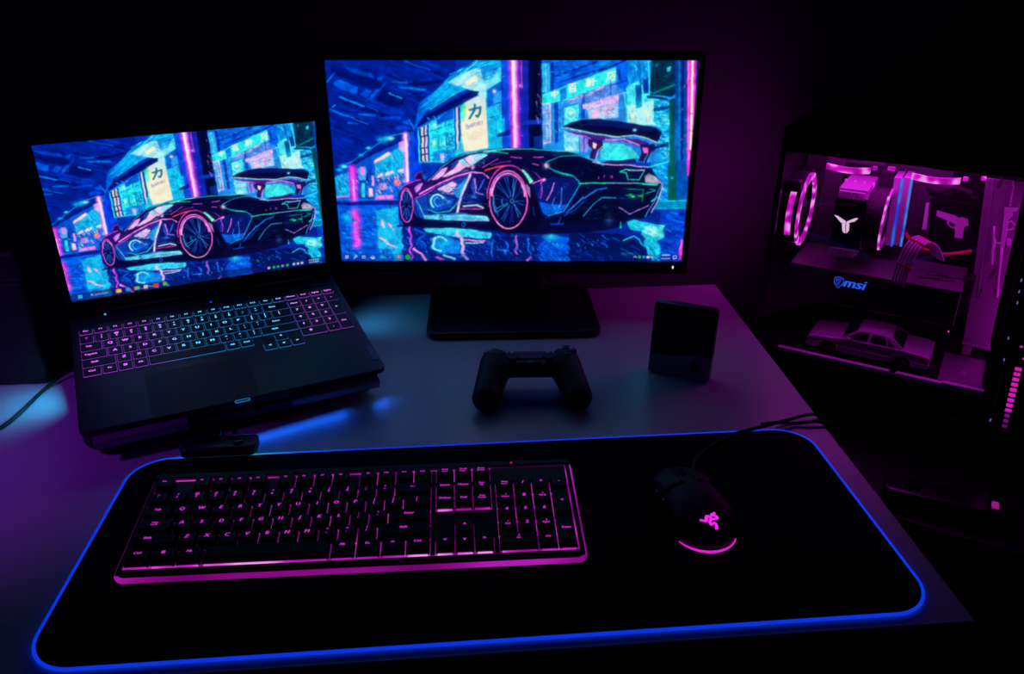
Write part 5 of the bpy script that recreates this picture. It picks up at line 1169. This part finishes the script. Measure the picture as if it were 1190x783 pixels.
bm = NB(); ring(bm, (fx+.0005, .10, (fz0+fz1)/2), .0486, .0496, .003, 'x', 48, 120, 240); obj('rim_light', bm, LED, cf)
obj('fan_blades', blades(fx-.010, .10, (fz0+fz1)/2, .044, 7, .015), mat('pale_blade', (.35, .33, .36), .4), cf)
# memory
BLUEG = glow('blue_memory_light', (30, 70, 240), 1.0, spots=(40, 140, 240), scale=40)
HS = mat('silver_heat_spreader', (.72, .66, .74), .4, metal=.3)
for u0, u1 in (((1042.5), (1032.0)), ((1053.5), (1043.0))):
    (xa, za), (xb, zb) = at(u0, 206, .118), at(u1, 286, .118)
    xm = (xa+xb)/2; sl = math.atan2(xa-xb, za-zb)*.6
    T_ = Euler((0, sl, 0)); c_ = ((xm), .142, (za+zb)/2)
    bm = NB(); box(bm, c_, (.0108, .046, za-zb), .001, rot=T_); r_ = obj('memory_stick', bm, HS, pc)
    bm = NB(); box(bm, (c_[0]+.0063, .1195, c_[2]), (.0028, .004, (za-zb)*1.0), .0006, rot=T_); obj('light_bar', bm, BLUEG, r_)
# graphics card
gx_, gz_ = -.150, -.0185
bm = NB(); box(bm, (-.022, .098, -.055), (.250, .112, .056), .003); gpu = obj('graphics_card', bm, mat('card_shroud', (.008, .008, .009), .45), pc)
bm = NB(); box(bm, (-.022, .100, -.0255), (.250, .116, .003), .0008); bp_ = obj('backplate', bm, mat('brushed_backplate', (.22, .2, .22), .42, metal=.5, bump=.1, bscale=200), gpu)
bm = NB()
for k in range(4):
    x_, z_ = at(1078+k*8.5, 316-k*.2+k*2.1, .07); box(bm, (x_+.004, .066+.018*(k % 2)+.012, -.0238), (.030, .004, .0006), rot=Euler((0, 0, .35)))
obj('backplate_slots', bm, BLACK, bp_)
BLUEL = glow('blue_letters', (36, 92, 235), 1.15)
p0 = at(993.5, 330.5, .041); bm = NB(); word(bm, 'msi', .0215, Matrix.Translation((p0[0], .0412, p0[1])) @ Matrix.Rotation(PI/2, 4, 'X'), shear=.22, sx=1.12, bold=.035); obj('letters', bm, BLUEL, gpu)
p0 = at(974.5, 328, .041); sx_, sz_ = p0; k_ = .0085; bm = NB()
sh = [(-.8, .75), (-.4, .95), (0, 1.05), (.4, .95), (.8, .75), (.82, .1), (.6, -.5), (0, -1.1), (-.6, -.5), (-.82, .1)]
tube(bm, [(sx_+x*k_, .041, sz_+z*k_) for x, z in sh], .0005, 5, closed=True)
for q in ([(.45, .55), (-.1, .6), (-.45, .2), (-.3, -.35), (.1, -.55)], [(.4, .2), (.05, .25), (-.05, -.05), (.25, -.25)], [(-.55, .6), (-.2, .35)]): tube(bm, [(sx_+x*k_, .041, sz_+z*k_) for x, z in q], .0005, 5)
obj('shield_emblem', bm, BLUEL, gpu)
# sleeved cable ribbon with combs
ribbon = smooth_path([at(1043, 330, .038)+(.038,), at(1050, 309, .034)+(.034,), at(1061, 287, .036)+(.036,), at(1072, 279, .055)+(.055,), at(1083, 284, .09)+(.09,), at(1090, 300, .11)+(.11,)], 7)
WHITEC = mat('white_cable_sleeve', (.62, .56, .62), .7, bump=.6, bscale=900)
cab = NB(); P_ = [Vector((p[0], p[2], p[1])) for p in ribbon]
dirs = []
for i in range(len(P_)):
    t = (P_[min(i+1, len(P_)-1)]-P_[max(i-1, 0)]).normalized(); dirs.append(t.cross(Vector((0, 1, 0))).normalized())
for k in range(5):
    tube(cab, [P_[i]+Vector((.0042*(k-2), .0008*abs(k-2), -.0016*(k-2))) for i in range(len(P_))], .0019, 6)
cb_ = obj('power_cable', cab, WHITEC, pc, True)
REDC = mat('red_plastic', (.62, .02, .035), .4)
bm = NB()
for i in (7, 17, 23): box(bm, P_[i], (.0245, .0032, .0045), .0008, rot=Euler((0, .36, 0)))
obj('cable_comb', bm, REDC, cb_)
bm = NB(); tube(bm, [(x, y, z) for x, z, y in smooth_path([at(1053, 271, .13)+(.13,), at(1058, 279, .12)+(.12,), at(1070, 287, .11)+(.11,), at(1086, 293.5, .11)+(.11,), at(1105, 295, .12)+(.12,), at(1129, 291.5, .13)+(.13,)], 6)], .0032, 8, flat=.8); obj('red_cable', bm, REDC, pc, True)
bm = NB(); tube(bm, [(x, y, z) for x, z, y in smooth_path([at(1078, 218, .14)+(.14,), at(1092, 222, .13)+(.13,), at(1110, 219, .13)+(.13,), at(1130, 226, .13)+(.13,)], 6)], .005, 8); tube(bm, [(x, y, z) for x, z, y in smooth_path([at(1080, 224, .145)+(.145,), at(1098, 228, .14)+(.14,), at(1116, 224, .14)+(.14,), at(1134, 232, .14)+(.14,)], 6)], .004, 8); obj('black_cable_bundle', bm, RUBBER, pc, True)
bm = NB(); q = A7([(722, 275), (738, 275), (724, 395), (704, 395)], .15); prism(bm, q, .146, .160, 'y', .0008); obj('power_connector', bm, WHT, pc)
# drive cover with the pistol decal
bm = NB(); q = A7([(742, 250), (960, 275), (925, 545), (730, 520)], .158); prism(bm, q, .157, .170, 'y', .0015); dc = obj('drive_cover', bm, SOFT, pc)
bm = NB(); q = A7([(775, 305), (868, 332), (868, 338), (890, 342), (893, 336), (900, 340), (922, 346), (926, 378), (906, 384), (896, 440), (858, 434), (862, 400), (860, 392), (842, 388), (830, 378), (822, 366), (824, 352), (796, 342), (772, 330)], .1562)
prism(bm, q, .1558, .1566, 'y'); obj('pistol_decal', bm, WHT, dc)
bm = NB(); prism(bm, A7([(828, 364), (838, 360), (860, 371), (862, 380), (844, 382)], .155), .1549, .1553, 'y'); obj('decal_gap', bm, SOFT, dc)
# cover plate at the front of the chamber
bm = NB(); q = [at(1146, 207, .125), at(1192, 212, .125), at(1150, 400, .125), at(1150, 408, .125), at(1118, 400, .125), at(1128, 345, .125)]
prism(bm, q, .125, .130, 'y', .0008); cp = obj('cover_plate', bm, PLT, pc)
bm = NB(); (xa, za), (xb, zb) = at(1155, 208, .122), at(1136, 345, .122); tube(bm, [(xa, .1245, za), (xb, .1245, zb)], .0012, 6); obj('fold_line', bm, PLT, cp)
bm = NB()
for u, v in ((1162, 212), (1138, 341), (1153, 319)):
    x_, z_ = at(u, v, .124); box(bm, (x_, .1242, z_), (.004, .001, .016), .0004, rot=Euler((0, .2, 0)))
obj('cover_slots', bm, INNER, cp)
# lower chamber: shroud top, its lit lip, end plate
(lx0, lz0), (lx1, lz1) = at(904, 404, .006), at(1146, 459, .006)
zs_ = -.1605
bm = NB(); box(bm, ((CX0+.168)/2, .105, zs_-.003), (.168-CX0-.01, .200, .006), .001); shd = obj('power_supply_shroud', bm, SOFT, pc)
bm = NB(); prism(bm, [(lx0, zs_-.0045), (lx0, zs_+.002), (.030, zs_+.0015), (.034, zs_-.0010), (.040, zs_-.0010), (.044, zs_+.0015), (.106, zs_+.0012), (.108, zs_+.003), (lx1, zs_+.003), (lx1, zs_-.0075), (.108, zs_-.0065)], .0042, .0125, 'y'); obj('lit_lip', bm, WHT, shd)  # white colour stands in for light falling on the shroud's edge
bm = NB(); box(bm, ((CX0+.168)/2, .006, (zs_-.006+CZ0+.012)/2), (.168-CX0-.01, .002, zs_-.006-CZ0-.014)); obj('shroud_side', bm, SOFT, shd)
bm = NB(); q = [at(1098, 415, .03), at(1148, 412, .03), at(1146, 452, .03), at(1092, 440, .03)]
bm2 = NB(); V_ = [bm2.verts.new(p) for p in ((.100, .0135, zs_+.001), (.160, .0135, zs_+.001), (.160, .12, zs_+.001), (.100, .12, zs_+.001))]; V2 = [bm2.verts.new((v.co.x, v.co.y, v.co.z+.0015)) for v in V_]
bm2.faces.new(V2); bm2.faces.new(V_[::-1])
for i in range(4): bm2.faces.new((V_[i], V_[(i+1) % 4], V2[(i+1) % 4], V2[i]))
bmesh.ops.recalc_face_normals(bm2, faces=bm2.faces); bm.free(); ep = obj('shroud_plate', bm2, PLT, shd)
bm = NB(); word(bm, 'RX', .012, Matrix.Translation((.133, .055, zs_+.0029)) @ Matrix.Rotation(PI*.5, 4, 'Z'), bold=.03); obj('print', bm, mat('pale_print', (.8, .75, .8), .5), ep)
bm = NB(); (xa, za), (xb, zb) = at(1118, 398, .10), at(1152, 406, .10); tube(bm, [(xa, .10, za), (xb, .10, zb)], .0022, 6); box(bm, ((xa+xb)/2-.012, .11, za-.012), (.012, .02, .014), .001); obj('drive_bracket', bm, PLT, pc)
bm = NB(); box(bm, (.108, .105, -.045), (.018, .03, .05), .002); kc_ = obj('corner_connector', bm, SOFT, pc)
bm = NB()
for u, v in ((1115, 335), (1115, 340), (1102, 386)):
    x_, z_ = at(u, v, .085); bmesh.ops.create_uvsphere(bm, u_segments=10, v_segments=6, radius=.0014, matrix=Matrix.Translation((x_, .0885, z_)))
obj('status_lights', bm, glow('pink_pin', (235, 60, 190), 1.2), kc_)
# top fans: two magenta bars each with small ends, on black frames
for k, (ua, va, ub, vb, segs) in enumerate(((960, 193, 1011, 199, [(1013.5, 195.5, 1019, 196.5), (1031.5, 196, 1040, 197)]), (1059.5, 205, 1116, 211, [(1119, 208, 1125, 209), (1140, 207.5, 1146, 208.5)]))):
    xa, za = at(ua, (va+vb)/2, .10); xb, zb = at(ub, (va+vb)/2, .10); zt = .1365
    bm = NB(); ring(bm, ((xa+xb)/2+.012, .100, .160), .052, .060, .020, 'z', 48)
    for a in range(4): t = math.radians(45+90*a); box(bm, ((xa+xb)/2+.012+.066*math.cos(t), .10+.066*math.sin(t), .160), (.018, .018, .020), .003)
    tf = obj('top_fan', bm, BLACK, pc)
    bm = NB(); pts = []
    for i in range(9):
        t = i/8; x_, z_ = at(ua+(ub-ua)*t, va+(vb-va)*t+1.6*math.sin(PI*t), .045); pts.append((x_, .045-.004*math.sin(PI*t), z_))
    for A_, B_ in zip(pts, pts[1:]):
        a0, b0 = Vector(A_), Vector(B_); hh = Vector((0, 0, .0042)); dd = Vector((0, .006, 0))
        V_ = [bm.verts.new(p) for p in (a0-hh, b0-hh, b0+hh, a0+hh, a0-hh+dd, b0-hh+dd, b0+hh+dd, a0+hh+dd)]
        for f in ((0, 1, 2, 3), (5, 4, 7, 6), (4, 5, 1, 0), (3, 2, 6, 7), (4, 0, 3, 7), (1, 5, 6, 2)): bm.faces.new([V_[i] for i in f])
    for (u0, v0, u1, v1) in segs:
        x0_, z0_ = at(u0, v0, .045); x1_, z1_ = at(u1, v1, .045); box(bm, ((x0_+x1_)/2, .048, (z0_+z1_)/2), (x1_-x0_, .006, .0055), .0008)
    bmesh.ops.recalc_face_normals(bm, faces=bm.faces); obj('light_bar', bm, LED, tf)
    obj('fan_blades', NB() and (lambda b: (bmesh.ops.rotate(b, verts=b.verts, cent=(0, 0, 0), matrix=Matrix.Rotation(PI/2, 3, 'Y')), bmesh.ops.translate(b, verts=b.verts, vec=((xa+xb)/2+.012, .10, .162)), b)[2])(blades(0, 0, 0, .050)), mat('smoked_blade', (.04, .035, .04), .35), tf)
# front vent with the fans' light behind it
bm = NB(); n_ = 12
for i in range(n_):
    t = i/(n_-1); u, v = 1183.5+(1167.5-1183.5)*t, 428+(494-428)*t
    x_, z_ = at(u, v, .0); box(bm, (x_, -.0028, z_), (.0085-(.002 if i > 8 else 0), .0012, .0052), .0008)
for u, v in ((1187, 402), (1190, 416)): x_, z_ = at(u, v, 0); box(bm, (x_, -.0028, z_), (.004, .0012, .003), .0006)
vl = obj('vent_lights', bm, gradient_glow('vent_glow', pc, 2, -.205, -.10, [(0, (90, 10, 100)), (.25, (130, 14, 130)), (.3, (220, 30, 200)), (1, (205, 30, 170))], .9), fr)
bm = NB()
for u, v in ((1187, 325), (1184.5, 338), (1182.5, 351), (1172, 392), (1167, 417), (1151, 487)):
    x_, z_ = at(u, v, 0); box(bm, (x_, -.0028, z_), (.0016, .0012, .0045), .0004)
obj('edge_spots', bm, glow('pale_lilac', (150, 100, 200), .6), fr)  # vent LEDs and glints on the glass edge, all drawn as emission
bm = NB(); tube(bm, [(at(1173, 391)[0], -.0024, at(1173, 391)[1]), (at(1144, 528)[0], -.0024, at(1144, 528)[1])], .0008, 6); obj('edge_gleam', bm, STEEL, fr)  # bright steel line stands in for a gleam along the glass edge
for x_, y_ in ((CX0+.04, .03), (CX0+.04, .19), (CX1-.04, .03), (CX1-.04, .19)):
    bm = NB(); lathe(bm, [(.014, CZ0-.016), (.016, CZ0+.0005)], 20, Matrix.Translation((x_, y_, 0))); obj('foot', bm, RUBBER, pc, True)
# ================================================================ model car in the lower chamber
def pcw(x, y, z): return PO+PR.to_matrix() @ Vector((x, y, z))
L = .183
car = thing('model_car', 'silver toy sedan parked inside the lower chamber of the computer tower', 'toy car', pcw(-.008, .0535, -.1604), PR)
car.scale = (1, 1, .93)
PAINT = mat('silver_paint', (.50, .47, .52), .3, metal=.4, coat=.3); CGLASS = mat('car_glass', (.01, .01, .012), .1)
def cpt(p): return ((p[0]-.5)*L, p[1]*L)
def arch(cx, r, z0=.055):
    a0 = math.asin(min(1, max(-1, (z0-.066)/r)))
    return [(cx+r*math.cos(PI-a0-(PI-2*a0)*i/12), .066+r*math.sin(PI-a0-(PI-2*a0)*i/12)) for i in range(13)]
side = [(.004, .075), (-.002, .10), (.002, .135), (.012, .150), (.03, .166), (.10, .178), (.20, .186), (.275, .196), (.36, .203), (.60, .206), (.78, .203), (.90, .196), (.975, .188), (.997, .176), (1.0, .13), (.992, .085), (.975, .066)]
low = [(.90, .056)]+arch(.79, .080)[::-1]+[(.60, .050), (.38, .050)]+arch(.185, .080)[::-1]+[(.07, .058), (.03, .064)]
bm = NB(); prism(bm, [cpt(p) for p in side+low], -.0355, .0355, 'y', .0022, 2); body = obj('body', bm, PAINT, car)
roof = [(.285, .195), (.345, .240), (.405, .276), (.44, .288), (.53, .295), (.62, .292), (.675, .282), (.72, .258), (.79, .204)]
bm = NB(); V_ = []
for (px_, pz) in roof:
    hw = .0345-.0085*max(0, (pz-.20)/.095); x_, z_ = cpt((px_, pz)); V_.append([bm.verts.new((x_, -hw, z_)), bm.verts.new((x_, hw, z_))])
for A_, B_ in zip(V_, V_[1:]): bm.faces.new((A_[0], A_[1], B_[1], B_[0]))
bm.faces.new([a[0] for a in V_][::-1]); bm.faces.new([a[1] for a in V_]); bm.faces.new((V_[0][0], V_[-1][0], V_[-1][1], V_[0][1]))
bmesh.ops.recalc_face_normals(bm, faces=bm.faces); gh = obj('cabin', bm, PAINT, car)
def cabin_y(pz): return .0345-.0085*max(0, (pz-.20)/.095)
for s in (-1, 1):
    for q in ([(.335, .212), (.405, .266), (.44, .279), (.505, .281), (.50, .212)], [(.522, .212), (.527, .281), (.60, .280), (.632, .275), (.655, .212)], [(.668, .212), (.648, .268), (.665, .262), (.715, .216)]):
        bm = NB(); a = [bm.verts.new((cpt(p)[0], s*(cabin_y(p[1])+.0006), cpt(p)[1])) for p in q]; b = [bm.verts.new((cpt(p)[0], s*(cabin_y(p[1])-.001), cpt(p)[1])) for p in q]
        bm.faces.new(a); bm.faces.new(b[::-1])
        for i in range(len(q)): bm.faces.new((a[i], a[(i+1) % len(q)], b[(i+1) % len(q)], b[i]))
        bmesh.ops.recalc_face_normals(bm, faces=bm.faces); obj('side_window', bm, CGLASS, gh)
    bm = NB(); tube(bm, [(cpt((.02, .105))[0], s*.0356, cpt((0, .103))[1]), (cpt((.10, .112))[0], s*.0362, cpt((0, .112))[1])], .0012, 6); tube(bm, [(cpt((.27, .115))[0], s*.0360, cpt((0, .113))[1]), (cpt((.70, .115))[0], s*.0360, cpt((0, .113))[1])], .0010, 6); tube(bm, [(cpt((.88, .112))[0], s*.0360, cpt((0, .112))[1]), (cpt((.995, .108))[0], s*.0355, cpt((0, .108))[1])], .0012, 6)
    obj('side_moulding', bm, PAINT, body)
    bm = NB(); box(bm, (cpt((.962, 0))[0], s*.0342, cpt((0, .158))[1]), (.0145, .0045, .0062), .0008); obj('tail_lamp', bm, mat('red_lens', (.35, .02, .03), .25), body)
    bm = NB(); box(bm, (cpt((.350, 0))[0], s*.0375, cpt((0, .212))[1]), (.007, .006, .0045), .0012); obj('wing_mirror', bm, PAINT, body)
    for cx in (.185, .79):
        bm = NB(); lathe(bm, [(.0118, -.0055), (.0123, -.004), (.0123, .004), (.0116, .0055), (.0085, .006)], 28, Matrix.Translation((cpt((cx, 0))[0], s*.0290, .0124)) @ Matrix.Rotation(-s*PI/2, 4, 'X')); w_ = obj('wheel', bm, RUBBER, car, True)
        bm = NB(); lathe(bm, [(.0082, .0045), (.0078, .0064), (.003, .0058), (.0022, .0068)], 16, Matrix.Translation((cpt((cx, 0))[0], s*.0290, .0124)) @ Matrix.Rotation(-s*PI/2, 4, 'X')); obj('hub', bm, mat('dark_hub', (.05, .05, .055), .4, metal=.5), w_, True)
bm = NB()
for (p, q_) in (((.296, .2045), (.402, .2765)), ((.685, .279), (.782, .2095))):
    (xa, za), (xb, zb) = cpt(p), cpt(q_); n_ = Vector((-(zb-za), 0, (xb-xa))).normalized()*.0006
    ya, yb = cabin_y(p[1])-.004, cabin_y(q_[1])-.003
    a = [Vector((xa, -ya, za))+n_, Vector((xa, ya, za))+n_, Vector((xb, yb, zb))+n_, Vector((xb, -yb, zb))+n_]
    V1 = [bm.verts.new(v) for v in a]; V2 = [bm.verts.new(v-n_*2.2) for v in a]
    bm.faces.new(V1); bm.faces.new(V2[::-1])
    for i in range(4): bm.faces.new((V1[i], V1[(i+1) % 4], V2[(i+1) % 4], V2[i]))
bmesh.ops.recalc_face_normals(bm, faces=bm.faces); obj('windscreens', bm, CGLASS, gh)
bm = NB(); box(bm, (cpt((.015, 0))[0], 0, cpt((0, .092))[1]), (.006, .070, .008), .002); box(bm, (cpt((.988, 0))[0], 0, cpt((0, .092))[1]), (.006, .070, .009), .002); obj('bumpers', bm, PAINT, car)
bm = NB(); box(bm, (cpt((.003, 0))[0], 0, cpt((0, .140))[1]), (.003, .022, .008), .0008); obj('grille', bm, BLACK, body)
bm = NB(); box(bm, (0, 0, .0115), (L*.80, .050, .010), .001); obj('underbody', bm, SOFT, car)

# ================================================================ rifle-shaped trinket hanging from a chain on the cover plate
KD = .1205; (hx, hz) = A7([(1138, 168)], KD)[0]
rk = thing('rifle_keychain', 'metal rifle trinket hanging from a short chain on the magenta plate', 'keychain', pcw(hx, KD, hz), PR)
KM = mat('dull_silver', (.8, .76, .8), .4, metal=.3)
def kpt(pts): return [(x-hx, z-hz) for x, z in A7(pts, KD)]
def slab(pts, t=.0036):
    b = NB(); prism(b, kpt(pts), -t/2, t/2, 'y', .0005, 1); return b
bm = NB(); ch = kpt([(1138, 168), (1140, 180), (1141, 192), (1138, 204), (1136, 216), (1134, 228), (1131, 240), (1129, 252), (1127, 264), (1126, 276), (1126, 286)])
for i, (a, b) in enumerate(zip(ch, ch[1:])):
    c_ = Vector(((a[0]+b[0])/2, 0, (a[1]+b[1])/2)); d_ = Vector((b[0]-a[0], 0, b[1]-a[1])); sd = Vector((1, 0, 0)) if i % 2 else Vector((0, 1, 0))
    tube(bm, [c_+d_*.62*math.cos(t)+sd*.0013*math.sin(t) for t in [2*PI*k/10 for k in range(10)]], .0005, 5, closed=True)
obj('chain', bm, KM, rk)
body = obj('receiver', slab([(1092, 352), (1116, 346), (1112, 400), (1104, 440), (1096, 482), (1074, 482), (1084, 420)]), KM, rk)
obj('stock', slab([(1098, 290), (1162, 294), (1158, 306), (1134, 312), (1136, 330), (1116, 350), (1092, 354)]), KM, rk)
obj('magazine', slab([(1108, 436), (1130, 440), (1128, 472), (1106, 470)]), KM, rk)
bm = NB(); t_ = kpt([(1112, 362), (1130, 356), (1144, 372), (1136, 394), (1112, 400)]); tube(bm, [(x, 0, z) for x, z in t_], .0011, 6); obj('trigger_guard', bm, KM, rk)
bm = NB(); s_ = kpt([(1050, 378), (1046, 430), (1050, 452), (1040, 500), (1036, 558)]); tube(bm, [(x, -.004, z) for x, z in s_], [.0016, .0016, .0028, .0016, .0025], 10); (ma, mb_), (mc, md) = kpt([(1052, 455), (1080, 462)]); tube(bm, [(ma, -.004, mb_), (mc, 0, md)], .0014, 6); obj('scope', bm, KM, rk, True)
bm = NB(); s_ = kpt([(1086, 478), (1074, 580), (1066, 660), (1064, 690), (1060, 718)]); tube(bm, [(x, 0, z) for x, z in s_], [.0022, .0016, .0014, .0022, .0022], 8); obj('barrel', bm, KM, rk, True)

# ================================================================ low table under the tower, a guessed strip on it
TZ = .103+CZ0-.016
tb = thing('side_table', 'low black table standing under the computer tower', 'table', pcw(.06, .02, 0)*Vector((1, 1, 0)).x if False else Vector((pcw(.06, .02, 0).x, pcw(.06, .02, 0).y, -.74)), PR)
bm = NB(); h = TZ+.74; box(bm, (.0, .02, h-.012), (.56, .44, .024), .003); obj('tabletop', bm, BLACK, tb)
for sx in (-.25, .25):
    for sy in (-.17, .21): bm = NB(); box(bm, (sx, sy, (h-.024)/2), (.035, .035, h-.0245), .002); obj('leg', bm, LEGM, tb)
ps_x, ps_y = .062, -.135
ps = thing('guessed_strip', 'dark glossy object built as a power strip with a glowing glint lying on the low table', 'power strip', Vector((pcw(.150, -.128, 0).x, pcw(.150, -.128, 0).y, TZ)), Euler((0, 0, -.55)))  # guessed shape for an unidentified dark glossy object with glints
bm = NB(); prism(bm, rrect(.17, .055, .012), .0, .030, 'z', .006, 3); obj('body', bm, mat('strip_plastic', (.02, .018, .02), .22), ps)
for dx in (-.05, -.008):
    bm = NB(); prism(bm, rrect(.034, .034, .017, 8, dx, 0), .0285, .0312, 'z', .0006); obj('socket', bm, GLOSSY, ps)
bm = NB(); box(bm, (.058, -.004, .031), (.009, .014, .005), .0015); obj('glint', bm, glow('pink_glint', (190, 40, 170), .5), ps)  # emission stands in for a pink glint

# ================================================================ lights of the place, plus added fill
def area(name, loc, rot, sx, sy, power, rgb, spread=None, parent=None):
    l = bpy.data.lights.new(name, 'AREA'); l.shape = 'RECTANGLE'; l.size = sx; l.size_y = sy; l.energy = power; l.color = lin(rgb)[:3]
    if spread: l.spread = spread
    o = bpy.data.objects.new(name, l); col.objects.link(o); o.location = loc; o.rotation_euler = rot
    if parent: o.parent = parent
    return o
MAG = (226, 30, 232)
area('top_fan_light', (-.02, .078, .147), (0, 0, 0), .26, .14, .38, MAG, parent=pc)
area('front_fan_light', (.160, .10, -.02), (0, PI/2, 0), .26, .12, .10, MAG, parent=pc)
area('rear_fan_light', (CX0-.012, FY, FZ), (0, PI/2, 0), .09, .09, .15, MAG, parent=pc)
area('chamber_fill', (.0, .026, -.085), (0, 0, 0), .26, .03, .03, MAG, parent=pc)  # added fill under the card, brightens the lip and model car
l = bpy.data.lights.new('purple_lamp', 'SPOT'); l.energy = 11.; l.color = lin((150, 40, 235))[:3]; l.shadow_soft_size = .05; l.spot_size = .80; l.spot_blend = 1.
o = bpy.data.objects.new('purple_lamp', l); col.objects.link(o); o.location = (-.95, -.25, .75); o.rotation_euler = (Vector((-.66, .20, 0))-o.location).to_track_quat('-Z', 'Y').to_euler()
# light leaking from under the cooling stand: two side slots and the front corner
def aim(o, d): o.rotation_euler = Vector(d).to_track_quat('-Z', 'Y').to_euler()
for nm, p, d, pw, c_, w_ in (('stand_right_light', (.178, -.02, -.031), (1., -.05, -.50), .02, (50, 150, 215), .06), ('stand_left_light', (-.184, -.075, -.031), (-1., -.05, -.50), .045, (40, 160, 215), .07), ('stand_front_light', (.05, -.262, -.034), (.12, -1, -.30), .022, (16, 90, 235), .27)):
    o = area(nm, p, (0, 0, 0), w_, .004, pw, c_, spread=1.5, parent=st); aim(o, d)
l = bpy.data.lights.new('blue_fill_light', 'POINT'); l.energy = .75; l.color = lin((24, 50, 255))[:3]; l.shadow_soft_size = .15  # unseen fill added to brighten the desk
o = bpy.data.objects.new('blue_fill_light', l); col.objects.link(o); o.location = (.1, .1, 1.6)
w = bpy.data.worlds.new('night'); sc.world = w; w.use_nodes = True
w.node_tree.nodes['Background'].inputs[0].default_value = (.10, .08, .30, 1); w.node_tree.nodes['Background'].inputs[1].default_value = .004
